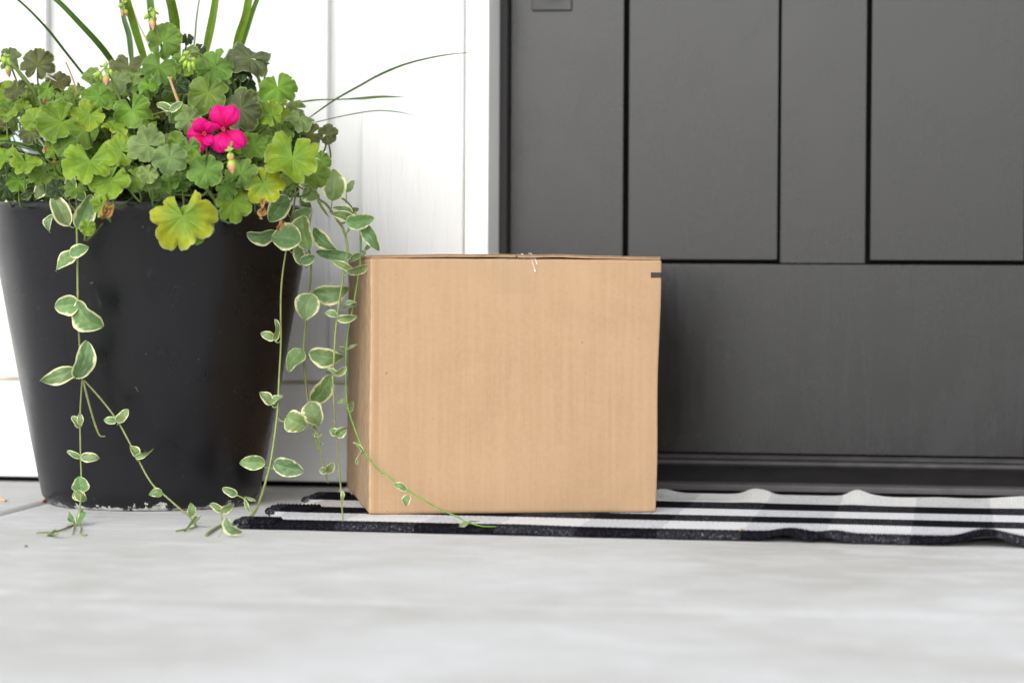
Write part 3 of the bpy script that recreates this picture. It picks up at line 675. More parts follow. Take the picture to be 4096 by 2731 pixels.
for i, L in enumerate(LV):
    pg, x, y, rr_, no, ty, tx, tp_, k, ex_ = L
    px, py = P(pg, x, y); d = depth_for(px, py, k)
    C = at(px, py, d); Rm = rr_ / PG[pg][2] / FPX * d
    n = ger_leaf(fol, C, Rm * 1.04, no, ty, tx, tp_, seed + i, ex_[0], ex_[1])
    petiole(C, n, px)
# unseen inner mass of the plant: smaller, deeper leaves
poly = [(-120, 470), (40, 345), (230, 430), (330, 440), (400, 360), (470, 300), (600, 290), (720, 250), (880, 260), (960, 330), (1060, 380), (1150, 460), (1240, 600), (1200, 690), (1150, 740), (1000, 800), (780, 790), (-120, 790)]
def inside(x, y):
    c = False; j = len(poly) - 1
    for i in range(len(poly)):
        xi, yi = poly[i]; xj, yj = poly[j]
        if (yi > y) != (yj > y) and x < (xj - xi) * (y - yi) / (yj - yi) + xi: c = not c
        j = i
    return c
cnt = 0
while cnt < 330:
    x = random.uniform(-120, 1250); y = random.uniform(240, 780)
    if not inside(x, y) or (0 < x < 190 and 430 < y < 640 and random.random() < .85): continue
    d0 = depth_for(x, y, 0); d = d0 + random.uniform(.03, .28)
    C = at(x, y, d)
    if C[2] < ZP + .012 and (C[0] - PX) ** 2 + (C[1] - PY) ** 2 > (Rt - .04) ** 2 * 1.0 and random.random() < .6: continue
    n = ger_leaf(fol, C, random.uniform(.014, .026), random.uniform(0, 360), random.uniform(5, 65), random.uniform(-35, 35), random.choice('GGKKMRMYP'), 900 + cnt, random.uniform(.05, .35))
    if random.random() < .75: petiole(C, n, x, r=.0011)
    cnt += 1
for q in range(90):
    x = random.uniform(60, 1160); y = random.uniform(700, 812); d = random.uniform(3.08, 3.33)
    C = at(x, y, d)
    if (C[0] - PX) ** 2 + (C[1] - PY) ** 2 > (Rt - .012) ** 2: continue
    C[2] = max(C[2], ZP + .002); ger_leaf(fol, C, random.uniform(.016, .024), random.uniform(0, 360), random.uniform(0, 30), random.uniform(-35, 35), 'K', 2000 + q, random.uniform(.05, .35))  # dark fill leaves, shade of the gaps above the rim painted in
ger = empty('geranium', (PX, PY, ZP - .02)); tag(ger, 'bushy geranium with scalloped leaves and magenta blooms filling the black planter', 'plant')
fol.build('foliage', M_leaf, ger, smooth=True)
# main woody stems rising from the soil
for (a, b) in (((600, 830), (560, 560)), ((480, 830), (300, 560)), ((760, 830), (900, 560)), ((700, 830), (740, 480)), ((380, 820), (150, 620)), ((860, 820), (1090, 600)), ((540, 820), (470, 560)), ((640, 820), (680, 420)), ((730, 800), (800, 600))):
    p0 = at(*a, 3.06); p2 = at(*b, 3.08); p1_ = (p0 + p2) / 2 + np.array([0, -.02, -.02])
    stm.tube(crom([p0, p1_, p2], 8), [.0042, .0034, .0022], 8, (.10, .115, .04, 1))
for (a, b, d) in ((('A', 100, 610), ('A', 370, 950), 2.99), (('A', 380, 940), ('C', 560, 300), 3.0), (('A', 250, 850), ('A', 420, 950), 3.0), (('A', 540, 850), ('A', 640, 1000), 3.0), (('B', 790, 690), ('B', 850, 980), 2.99), (('B', 540, 750), ('B', 600, 930), 2.98), (('B', 490, 800), ('B', 550, 960), 2.98), (('D', 300, 470), ('D', 415, 660), 2.87), (('A', 1200, 1150), ('A', 1230, 1300), 2.95)):
    p0 = at(*P(*a), d); p1_ = at(*P(*b), d + .02); stm.tube(crom([p0, (p0 + p1_) / 2 + CR * .002, p1_], 6), .0021, 7, (.12, .17, .04, 1))
def bud_cluster(pg, x, y, buds, stemp, k=6, pink=.0):
    px, py = P(pg, x, y); d = depth_for(px, py, k) - .005; sc = PG[pg][2]
    mb = MB()
    top = at(px, py, d)
    for (bx, by, tx_, ty_, w_, pk) in buds:
        a = at(*P(pg, bx, by), d + random.uniform(-.006, .006)); b = at(*P(pg, tx_, ty_), d + random.uniform(-.008, .004)); wd = w_ / sc / FPX * d / 2
        u = np.linspace(0, 1, 12)
        rad = wd * np.sin(math.pi * u ** .8) ** .8 * (1 - .35 * u) * 1.2 + .0001
        g0 = np.array([.30, .42, .05, 1]); g1 = np.array([.55, .16, .16, 1]) if pk else np.array([.20, .33, .04, 1])
        cols = np.array([g0 * .8, g0, g1 * .5 + g0 * .5, g1, g0]) 
        mb.tube(a + (b - a) * u[:, None], rad, 9, cols)
        mb.tube(crom([top, (top + a) / 2 + CB * .002, a], 3), .0005, 5, (.25, .33, .08, 1))
    for q in range(4):        # little bracts
        an = random.uniform(0, 6.28); e = top + CR * .006 * math.cos(an) + CU * .005 * abs(math.sin(an)) + CB * .002
        mb.tube([top, (top + e) / 2 + CU * .001, e], [.0012, .0016, .0002], 6, (.28, .38, .08, 1))
    mb.build('bud_cluster', M_stem, ger, smooth=True)
    sp = [top] + [at(*P(pg, *q), d + .008 * (i + 1)) for i, q in enumerate(stemp)]
    stm.tube(crom(sp, 6), [.0011, .0014, .0016], 7, (.17, .23, .06, 1))
bud_cluster('A', 1490, 120, [(1500, 105, 1505, 185, 52, 0), (1460, 140, 1408, 198, 42, 0), (1480, 95, 1482, 70, 26, 0), (1510, 165, 1530, 215, 36, 0), (1490, 170, 1500, 300, 62, 1), (1530, 120, 1558, 150, 24, 0)], [(1530, 270), (1570, 400), (1600, 570)], 3)
bud_cluster('A', 1040, 660, [(1045, 665, 1055, 735, 50, 0), (990, 700, 918, 770, 48, 0), (1000, 660, 975, 640, 22, 0), (1080, 680, 1095, 755, 38, 0), (1040, 735, 1040, 840, 70, 1), (1045, 640, 1040, 600, 20, 0), (990, 720, 985, 780, 34, 0)], [(1090, 770), (1140, 900), (1200, 1020)], 6)
bud_cluster('A', 1835, 540, [(1840, 520, 1830, 505, 36, 0), (1825, 555, 1752, 612, 44, 0), (1830, 590, 1795, 690, 44, 0), (1855, 600, 1855, 708, 44, 0), (1885, 600, 1905, 690, 38, 0), (1880, 560, 1920, 630, 50, 0), (1850, 540, 1870, 560, 30, 0)], [(1880, 525), (1930, 520), (1990, 560), (2050, 690)], 6)
bud_cluster('A', 60, 560, [(50, 560, 30, 650, 54, 0), (75, 560, 95, 640, 36, 0), (70, 640, 95, 765, 58, 1), (40, 560, 5, 590, 30, 0)], [(110, 620), (210, 760), (330, 920)], 3)
bud_cluster('A', 1218, 40, [(1205, 40, 1155, 75, 40, 0), (1200, 80, 1198, 160, 40, 1), (1225, 90, 1245, 165, 44, 1)], [(1225, 15), (1260, 60), (1290, 200)], 0)
bud_cluster('D', 535, 110, [(535, 120, 560, 235, 70, 1), (550, 190, 565, 338, 84, 1)], [(540, 90), (560, 20)], 12)
stm.build('stems', M_stem, ger, smooth=True)
# dried stalks, dead leaves
for pts_, w_ in (([('A', 650, 620), ('A', 700, 740), ('A', 768, 935)], 16), ([('A', 1665, 775), ('A', 1720, 930), ('A', 1792, 1115)], 30)):
    mb = MB(); q = [P(*t_) for t_ in pts_]; d = depth_for(*q[0], 5); c0 = (.42, .26, .13, 1) if w_ > 20 else (.33, .19, .12, 1)
    r_ = w_ / 2.45 / 2 / FPX * d; pp = crom([at(*a, d) for a in q], 6); mb.tube(pp, [r_ * .85, r_, r_ * 1.05], 9, c0)
    t_ = pp[0]
    for j in range(6):
        an = j * 1.05; e = t_ + (CR * math.cos(an) + CB * math.sin(an)) * r_ * 1.7 + CU * r_ * 1.2; mb.tube([t_ - CU * r_ * .6, (t_ + e) / 2, e], [r_ * .7, r_ * .5, r_ * .25], 6, (.52, .36, .2, 1))
    mb.build('dried_stalk', M_dry, ger, smooth=True)
for (pg, x, y, rr_, no, ty, tx, k, sd_) in (('C', 1050, 680, 125, 60, -5, 20, 9, 1), ('D', 850, 700, 80, 60, -5, 40, 8, 2), ('D', 1040, 830, 70, 60, -15, 10, 7, 3), ('D', 860, 610, 80, 90, 50, 10, 9, 4), ('C', 860, 400, 80, 160, 10, 10, 6, 5), ('C', 535, 215, 30, 60, 10, 10, 6, 6), ('C', 455, 90, 45, 60, 10, 10, 5, 7), ('A', 450, 990, 40, 60, 10, 10, 2, 8)):
    px, py = P(pg, x, y); d = depth_for(px, py, k); mb = MB()
    ger_leaf(mb, at(px, py, d), rr_ / PG[pg][2] / FPX * d, no, ty, tx, 'L', 400 + sd_, .5, 40, 0, .5); mb.build('dead_leaf', M_dry, ger, smooth=True)
# magenta flowers
def petal(parent, pg, c, tip, w_, d, lift, seed_):
    sc = PG[pg][2]; a = at(*P(pg, *c), d); b = at(*P(pg, *tip), d - lift); ax = b - a; L = np.linalg.norm(ax); ax /= L
    n = CB - ax * CB.dot(ax); n /= np.linalg.norm(n); s_ = np.cross(n, ax); W = w_ / sc / FPX * d / 2
    u = np.linspace(0, 1, 18); v = np.linspace(-1, 1, 15); U, V = np.meshgrid(u, v, indexing='ij'); r0 = np.random.RandomState(seed_)
    wd = W * np.clip(1 - ((U - .60) / .401) ** 2, 0, 1) ** .5
    wd[U < .6] = (W * (.10 + .90 * np.sin(np.clip(U[U < .6] / .6, 0, 1) * math.pi / 2) ** 1.4))
    tipx = 1 - .07 * (1 - V ** 2) * 0
    z = -.16 * L * V ** 2 + .03 * L * np.sin(V * 8 + U * 3) * U + .12 * L * np.sin(U * math.pi) + .03 * L * np.sin(U * 5 + r0.uniform(0, 6)) * V - .10 * L * (U > .75) * (U - .75) * 2
    pts = a + (U * L * tipx)[..., None] * ax + (V * wd)[..., None] * s_ + z[..., None] * n
    c1 = np.array([.66, .003, .17]); c0 = np.array([.42, .002, .03]); c2 = np.array([.70, .010, .30])
    k = np.clip(1 - U * 1.7, 0, 1)[..., None]; col = np.ones(U.shape + (4,)); cc = c1 * (1 - k) + c0 * k
    k2 = np.clip((U - .55) * 1.4, 0, 1)[..., None] * r0.uniform(.2, .7); cc = cc * (1 - k2) + c2 * k2
    ve = (np.abs(np.sin(V * 7 * (1.3 - .3 * U))) < .2)[..., None] * np.clip(.9 - U, 0, 1)[..., None]; cc = cc * (1 - .7 * ve) + np.array([.35, .0, .05]) * .7 * ve
    col[..., :3] = cc; mb = MB(); mb.grid(pts, col); return mb.build('petal', M_petal, parent, smooth=True)
for fi, (c, pets, d) in enumerate((((480, 1270), [((395, 1035), 185, 0.004), ((575, 1045), 190, .008), ((365, 1225), 60, .012), ((425, 1490), 200, .004), ((665, 1420), 185, .010), ((500, 1440), 170, .016)], 2.855),
                                   ((295, 1315), [((215, 1175), 165, .010), ((120, 1330), 175, .002), ((175, 1465), 190, .008), ((345, 1225), 120, .016), ((335, 1390), 130, .020), ((232, 1495), 40, .0)], 2.865))):
    hd = MB(); cpt = at(*P('B', *c), d - .003)
    for j in range(6):
        an = j * 1.05 + .3; e = cpt + CR * .0022 * math.cos(an) + CU * .0022 * math.sin(an) + CB * .007; hd.tube([cpt, (cpt + e) / 2, e], [.0003, .0003, .0005], 5, (.75, .12, .18, 1))
    q = at(*P('B', c[0] + 10, c[1] + 260), d + .05); hd.tube(crom([cpt + CB * -.001, (cpt + q) / 2 - CB * .01, q], 5), [.0007, .001, .0013], 6, (.20, .22, .06, 1))
    fl_ = hd.build('flower', M_stem, ger, smooth=True)
    for j, (tip, w_, lift) in enumerate(pets): petal(fl_, 'B', c, tip, w_, d + .0015 * j, lift, fi * 10 + j)

# ------------------------------------------------------------------ spiky grass-like plant in the middle
spike = empty('spike_plant', (PX + .01, PY + .02, ZP - .02)); tag(spike, 'spiky strap leaved plant rising from the middle of the planter', 'plant')
def blade(pts_, wpx, d0, d1, fold=.35, col=(.13, .22, .03), face=0):
    q = [P(*t_) for t_ in pts_]; n = len(q)
    base = [at(*a, d0 + (d1 - d0) * i / max(1, n - 1)) for i, a in enumerate(q)]
    dv = base[0] - base[1]; dv[2] = min(dv[2], -.25 * np.linalg.norm(dv)); root = base[0] + dv * ((base[0][2] - ZP + .01) / -dv[2])
    root[:2] = root[:2] * .4 + np.array([PX, PY]) * .6
    allp = crom([root, base[0] + dv * .35] + base, 9); m = len(allp)
    d = (d0 + d1) / 2; wd = np.interp(np.linspace(0, 1, m), np.linspace(0, 1, len(wpx) + 2), [wpx[0] * .8, wpx[0] * .9] + list(wpx)) / 2.45 / FPX * d / 2
    t_ = np.gradient(allp, axis=0); t_ /= np.linalg.norm(t_, axis=1)[:, None]
    rows = []; cols = []
    vs = np.array([-1, -.6, -.2, 0, .2, .6, 1.0])
    for i in range(m):
        nn = CB + CR * face; nn = nn - t_[i] * nn.dot(t_[i]); nn /= np.linalg.norm(nn); s_ = np.cross(nn, t_[i])
        rows.append([allp[i] + s_ * v * wd[i] + nn * fold * wd[i] * (abs(v)) for v in vs])
        jj = 1 + .05 * math.sin(i * .35); cols.append([(*(np.array(col) * jj * (1.25 if abs(v) < .1 else (.8 + .25 * ((k_ % 2))))), 1) for k_, v in enumerate(vs)])
    mb = MB(); mb.grid(np.array(rows), np.array(cols)); return mb.build('blade', M_blade, spike, smooth=True)
g1 = (.150, .245, .030); g2 = (.085, .155, .030); g3 = (.055, .11, .028)
blade([('A', 880, 810), ('A', 650, 520), ('A', 450, 270), ('A', 150, -20), ('A', -350, -330)], [20, 26, 26, 24, 20, 2], 3.12, 3.0, col=g3)
blade([('A', 1110, 620), ('A', 1000, 470), ('A', 800, 250), ('A', 530, -20), ('A', 100, -330), ('A', -500, -500)], [50, 62, 58, 52, 46, 36, 2], 3.12, 2.95, col=g2)
blade([('A', 1385, 480), ('A', 1300, 200), ('A', 1240, -20), ('A', 1080, -600), ('A', 850, -1100)], [70, 78, 76, 72, 60, 2], 3.10, 3.0, col=g1)
blade([('A', 1285, 520), ('A', 1265, 350), ('A', 1215, 180), ('A', 1180, -20), ('A', 1100, -500)], [50, 56, 54, 44, 30, 2], 3.16, 3.2, col=g3)
blade([('A', 1530, 500), ('A', 1500, 250), ('A', 1470, -20), ('A', 1400, -700), ('A', 1300, -1200)], [60, 74, 74, 72, 60, 2], 3.16, 3.25, col=g2)
blade([('A', 1730, 300), ('A', 1700, 140), ('A', 1665, -20), ('A', 1560, -500), ('A', 1400, -1200)], [60, 90, 90, 86, 70, 2], 3.10, 3.0, col=g1, face=.3)
blade([('A', 1690, 300), ('A', 1665, 100), ('A', 1640, -20), ('A', 1590, -500)], [30, 40, 40, 40, 2], 3.16, 3.2, col=g3)
blade([('A', 1900, 470), ('A', 1915, 330), ('A', 1925, 200), ('A', 1955, -10), ('A', 2050, -500)], [12, 16, 16, 15, 12, 2], 3.18, 3.25, col=g3)
blade([('B', 315, 470), ('B', 345, 330), ('B', 380, 150), ('B', 405, -20), ('B', 460, -600), ('B', 500, -1200)], [70, 88, 86, 80, 72, 60, 2], 3.12, 3.05, col=g1, face=-.3)
blade([('B', 610, 430), ('B', 650, 300), ('B', 695, 160), ('B', 730, -20), ('B', 900, -550), ('B', 1150, -1000)], [70, 86, 80, 78, 70, 50, 2], 3.12, 3.05, col=g1)
blade([('B', 665, 440), ('B', 705, 300), ('B', 750, 150), ('B', 815, -20), ('B', 1020, -420)], [30, 44, 50, 48, 44, 2], 3.16, 3.12, col=g2)
blade([('A', 1490, 530), ('A', 1430, 380), ('A', 1360, 240), ('A', 1300, 60)], [8, 12, 12, 10, 3], 3.2, 3.25, col=(.25, .2, .06))
blade([('K', 70, 660), ('K', 200, 570), ('K', 350, 485), ('K', 440, 435), ('K', 600, 368), ('K', 800, 320), ('K', 987, 297)], [10, 17, 20, 22, 24, 19, 13, 3], 3.08, 3.10, .5, col=g3)
blade([('K', -80, 592), ('K', 0, 583), ('K', 100, 571), ('K', 220, 568), ('K', 350, 562), ('K', 470, 553), ('K', 605, 555)], [10, 14, 18, 12, 14, 28, 22, 2], 3.10, 3.15, .4, col=g2)
blade([('K', 60, 705), ('K', 115, 692), ('K', 280, 655), ('K', 440, 632), ('K', 560, 640), ('K', 655, 660)], [8, 9, 10, 10, 9, 2], 3.10, 3.17, .4, col=g3)
blade([('A', 640, 1530), ('A', 370, 1455), ('A', 180, 1410), ('A', 0, 1385), ('A', -300, 1370)], [30, 38, 36, 34, 26, 2], 3.0, 2.95, .5, col=g2)

# ------------------------------------------------------------------ trailing variegated vines
def vleaf(mb, pg, b, t_, wpx, d, twist=18, arch=.12, fold=.25, dd=0.0, dull=0, seed_=0, creamw=1.0):
    r0 = np.random.RandomState(seed_ + 77); sc = PG[pg][2]
    A_ = at(*P(pg, *b), d); B_ = at(*P(pg, *t_), d + dd)
    if A_[2] < .004: A_ = gnd(*P(pg, *b), .004)
    if B_[2] < .004: B_ = gnd(*P(pg, *t_), .004)
    ax = B_ - A_; L = np.linalg.norm(ax); ax /= L; L *= 1.04
    twist = twist + r0.uniform(-18, 18); arch = arch * r0.uniform(.5, 1.9); fold = fold * r0.uniform(.4, 2.4)
    n = CB - ax * CB.dot(ax); n /= np.linalg.norm(n); s_ = np.cross(n, ax); tw = R(twist)
    s2 = s_ * math.cos(tw) + n * math.sin(tw); n2 = np.cross(s2, ax) * -1
    n2 = n * math.cos(tw) - s_ * math.sin(tw)
    W = 1.1 * wpx / sc / FPX * d / 2 / math.cos(tw)
    u = np.linspace(0, 1, 22); v = np.linspace(-1, 1, 17); U, V = np.meshgrid(u, v, indexing='ij')
    prof_ = np.interp(U, [0, .04, .12, .25, .40, .55, .70, .82, .92, .97, 1], [.06, .50, .84, 1.0, .99, .91, .76, .58, .34, .18, .02])
    lo = 1 + r0.uniform(-.07, .07) * V + .06 * np.sin(U * 9 + r0.uniform(0, 6)) * (V > 0) + .035 * np.sin(U * 8 + r0.uniform(0, 6)) * (V < 0)
    wd = W * prof_ * lo
    back = -.10 * L * np.clip(1 - U * 5, 0, 1) * np.abs(V) * 1.0       # heart-shaped base
    z = fold * wd * np.abs(V) * .8 + arch * L * np.sin(U * math.pi) - arch * .6 * L * U ** 3 + .09 * L * np.sin(U * 5 + r0.uniform(0, 6)) * V + .02 * W * np.sin(U * 22 + np.abs(V) * 6)
    pts = A_ + (U * L + back)[..., None] * ax + (V * wd)[..., None] * s2 + z[..., None] * n2
    gr = np.array([.130, .215, .085]) * r0.uniform(.85, 1.2); gr2 = np.array([.22, .31, .165]); cr = np.array([.70, .69, .40])
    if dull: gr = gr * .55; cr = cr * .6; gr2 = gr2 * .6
    n1 = fnoise(U * 3, V * 2 + 7, seed_ + 3, 5.5, 7)
    edge = np.abs(V) + .42 * np.abs(n1) * np.abs(V) + np.clip(U - .86, 0, 1) * .8
    rim = 1 - .21 * creamw
    k = np.clip((edge - rim - .03) * 14, 0, 1); k[np.abs(V) > .93] = 1
    pat = (np.clip(n1 * 3 - .4 + r0.uniform(-.4, .5), 0, 1) * .6); gr = gr * np.array([r0.uniform(.85, 1.25), 1, r0.uniform(.8, 1.1)])
    c = gr * (1 - pat[..., None]) + gr2 * pat[..., None]
    c = c * (1 - k[..., None]) + cr * k[..., None]
    ve = np.clip(1 - np.abs(V) / .07, 0, 1) * .5 + .22 * (np.abs(np.sin((U - .35 * np.abs(V)) * 15)) < .16)
    c = c * (1 - ve[..., None] * (1 - k[..., None])) + np.array([.25, .36, .16]) * (ve[..., None] * (1 - k[..., None]))
    br = np.clip(fnoise(U * 2, V * 2, seed_ + 50, 4) * 4 - 2.6, 0, 1)[..., None]; c = c * (1 - br) + np.array([.42, .22, .08]) * br
    col = np.ones(U.shape + (4,)); col[..., :3] = c; mb.grid(pts, col)
    return A_
SCOL = np.array([(.15, .17, .06, 1), (.21, .24, .08, 1), (.17, .21, .06, 1), (.22, .27, .09, 1), (.17, .16, .06, 1), (.19, .23, .07, 1)])
def runner(vine, stems, leaves, label=None):
    mb = MB(); ml = MB(); sidx = random.randint(0, 9999)
    paths = []
    for st in stems:
        pts_, r_ = st[0], st[1]
        zm = .002 if st[2:] == () else st[2]
        q = []
        for pg, x, y, d in pts_:
            c_ = at(*P(pg, x, y), d); q.append(c_ if c_[2] > zm else gnd(*P(pg, x, y), zm))
        q = np.array(q)
        qq = crom(q, 6); mb.tube(qq, r_, 7, SCOL if len(st) < 4 else st[3]); paths.append(qq)
        for p in q[1:-1:2]: mb.tube([p - CU * .0012, p, p + CU * .0012], [r_[0] * .6 if not np.isscalar(r_) else r_ * .6, (r_[0] if not np.isscalar(r_) else r_) * 1.45, r_[0] * .6 if not np.isscalar(r_) else r_ * .6], 7, (.24, .24, .08, 1))
    allq = np.vstack(paths)
    for i, L in enumerate(leaves):
        pg, b, t_, w_, d = L[:5]; kw = L[5] if len(L) > 5 else {}
        A_ = vleaf(ml, pg, b, t_, w_, d, seed_=sidx + i * 13, **kw)
        j = np.argmin(np.linalg.norm(allq - A_, axis=1)); N_ = allq[j]
        dist = np.linalg.norm(N_ - A_)
        if 0.001 < dist < .035:
            j2 = min(len(allq) - 1, j + 1); dn = np.array([0, 0, -dist * .45])
            mb.tube(crom([N_ + dn * .4, (N_ + A_) / 2 + dn, A_ + (at(*P(pg, *t_), d) - A_) * .06], 4), [.0008, .0007, .0006], 6, (.22, .30, .10, 1))
    st_ = mb.build('runner', M_stem, vine, smooth=True)
    if ml.n: ml.build('leaves', M_vine, st_, smooth=True)
vl = empty('trailing_vine', tuple(at(300, 830, 2.93))); tag(vl, 'cream edged trailing vine hanging down the front of the black planter', 'vine')
runner(vl, [([('C', 640, 560, 2.98), ('C', 690, 635, 2.93), ('C', 745, 720, 2.90), ('C', 752, 850, 2.895), ('C', 758, 1150, 2.90), ('C', 762, 1500, 2.91), ('E', 492, 130, 2.915), ('E', 499, 280, 2.92), ('E', 515, 490, 2.93)], [.0013, .0013, .0012]),
            ([('E', 515, 490, 2.93), ('E', 503, 700, 2.93), ('E', 503, 860, 2.925), ('E', 506, 1000, 2.92), ('E', 510, 1120, 2.91), ('E', 508, 1230, 2.895), ('E', 497, 1310, 2.88), ('E', 478, 1385, 2.87), ('E', 430, 1420, 2.862), ('E', 330, 1452, 2.850), ('E', 228, 1458, 2.85)], [.0011, .0010, .0010, .0011, .0012, .0008]),
            ([('E', 480, 1385, 2.87), ('E', 466, 1425, 2.86), ('E', 455, 1468, 2.85)], [.0009, .0006]),
            ([('E', 484, 1385, 2.87), ('E', 508, 1430, 2.86), ('E', 510, 1466, 2.85), ('E', 545, 1470, 2.85)], [.0008, .0006]),
            ([('E', 520, 500, 2.93), ('E', 545, 600, 2.93), ('E', 575, 710, 2.935), ('E', 600, 790, 2.94), ('E', 628, 850, 2.94), ('E', 660, 853, 2.935)], [.0014, .0013, .0013, .0006]),
            ([('E', 525, 500, 2.93), ('E', 620, 605, 2.93), ('E', 700, 705, 2.93), ('E', 745, 770, 2.93), ('E', 800, 870, 2.925), ('E', 862, 988, 2.92), ('E', 920, 1100, 2.91), ('E', 970, 1170, 2.90), ('E', 1040, 1230, 2.89), ('E', 1120, 1300, 2.87), ('E', 1185, 1355, 2.855), ('E', 1220, 1395, 2.845), ('E', 1215, 1425, 2.84), ('E', 1105, 1446, 2.835)], [.0012, .0011, .0011, .0011, .0010])],
 [('C', (668, 560), (700, 322), 118, 2.905), ('C', (665, 815), (520, 537), 165, 2.89, dict(twist=-12)), ('C', (772, 838), (895, 548), 180, 2.888, dict(twist=12, arch=.06)),
  ('C', (520, 740), (478, 900), 70, 2.90, dict(twist=30)), ('C', (820, 580), (705, 500), 90, 2.91), ('C', (700, 1120), (862, 1050), 120, 2.895, dict(twist=-20)),
  ('C', (735, 1120), (545, 1275), 120, 2.90, dict(twist=20)), ('O', (178, 700), (127, 704), 44, 2.905), ('O', (179, 698), (230, 752), 60, 2.90),
  ('E', (480, 472), (552, 268), 118, 2.915), ('E', (465, 440), (256, 510), 88, 2.915, dict(twist=-25)),
  ('E', (500, 792), (452, 728), 48, 2.925), ('E', (500, 775), (500, 708), 34, 2.92), ('E', (498, 985), (420, 945), 34, 2.92), ('E', (516, 985), (622, 988), 58, 2.915),
  ('E', (508, 1198), (496, 1108), 96, 2.90, dict(creamw=.5)), ('E', (505, 1240), (470, 1195), 74, 2.905, dict(creamw=.6)), ('E', (480, 1205), (540, 1255), 60, 2.90, dict(creamw=.6)),
  ('E', (462, 1395), (432, 1330), 42, 2.865, dict(creamw=.3)), ('E', (502, 1395), (530, 1328), 44, 2.865, dict(creamw=.3)), ('E', (345, 1440), (350, 1472), 16, 2.85), ('E', (508, 1470), (552, 1472), 14, 2.85),
  ('E', (725, 755), (652, 750), 46, 2.925), ('E', (737, 757), (803, 688), 58, 2.92), ('E', (858, 975), (815, 915), 46, 2.915), ('E', (858, 980), (962, 933), 26, 2.91, dict(twist=40)), ('E', (868, 975), (905, 971), 14, 2.915),
  ('E', (1012, 1208), (934, 1215), 50, 2.89, dict(creamw=.4)), ('E', (1196, 1352), (1196, 1270), 42, 2.85, dict(creamw=.4)), ('E', (1220, 1400), (1168, 1432), 24, 2.84)])
vr = empty('trailing_vine', tuple(at(1190, 830, 3.0))); tag(vr, 'cream edged vine spilling in long strands between the planter and the cardboard box', 'vine')
runner(vr, [([('D', 1180, 480, 3.02), ('D', 1170, 620, 2.99), ('D', 1130, 830, 2.965), ('D', 1088, 1090, 2.955), ('D', 1062, 1250, 2.955), ('D', 1045, 1400, 2.955), ('D', 1036, 1568, 2.955), ('F', 663, 120, 2.955), ('F', 664, 275, 2.955), ('F', 652, 500, 2.95), ('F', 643, 690, 2.945), ('F', 620, 880, 2.935), ('F', 598, 1020, 2.925), ('F', 570, 1130, 2.91), ('F', 540, 1230, 2.89), ('F', 495, 1335, 2.865), ('F', 440, 1378, 2.855), ('F', 380, 1400, 2.845), ('F', 300, 1412, 2.835), ('F', 240, 1440, 2.81), ('F', 195, 1472, 2.79)], [.0012, .0012, .0012, .0013, .0015, .0017, .0019]),
            ([('F', 495, 1335, 2.865), ('F', 470, 1300, 2.865), ('F', 440, 1250, 2.87), ('F', 380, 1218, 2.875)], [.0011, .0010, .0008]),
            ([('F', 300, 1412, 2.835), ('F', 292, 1370, 2.84), ('F', 292, 1315, 2.845)], [.001, .0008])],
 [('D', (1085, 570), (930, 795), 195, 2.955, dict(twist=10)), ('D', (962, 900), (712, 940), 140, 2.945, dict(twist=-35)), ('D', (1165, 745), (1325, 690), 120, 2.965, dict(creamw=.3)),
  ('D', (1212, 985), (950, 955), 245, 2.93, dict(creamw=.7, arch=.06)), ('D', (1255, 770), (1305, 1062), 225, 2.94, dict(creamw=.7, arch=.06)),
  ('F', (618, 242), (538, 205), 52, 2.95), ('F', (622, 245), (638, 126), 38, 2.95, dict(twist=30)), ('F', (600, 648), (533, 575), 56, 2.945), ('F', (603, 640), (677, 602), 38, 2.945, dict(twist=-30)),
  ('F', (706, 738), (822, 790), 135, 2.94, dict(creamw=.6)), ('F', (552, 1020), (408, 1018), 84, 2.92, dict(creamw=.5)), ('F', (633, 1028), (800, 1075), 112, 2.92, dict(creamw=.7)),
  ('F', (382, 1218), (298, 1180), 50, 2.875), ('F', (292, 1320), (222, 1275), 44, 2.845), ('F', (292, 1320), (366, 1280), 46, 2.845), ('F', (440, 1232), (505, 1258), 16, 2.87),
  ('F', (322, 1372), (408, 1462), 78, 2.716), ('F', (440, 1255), (470, 1330), 20, 2.865)])
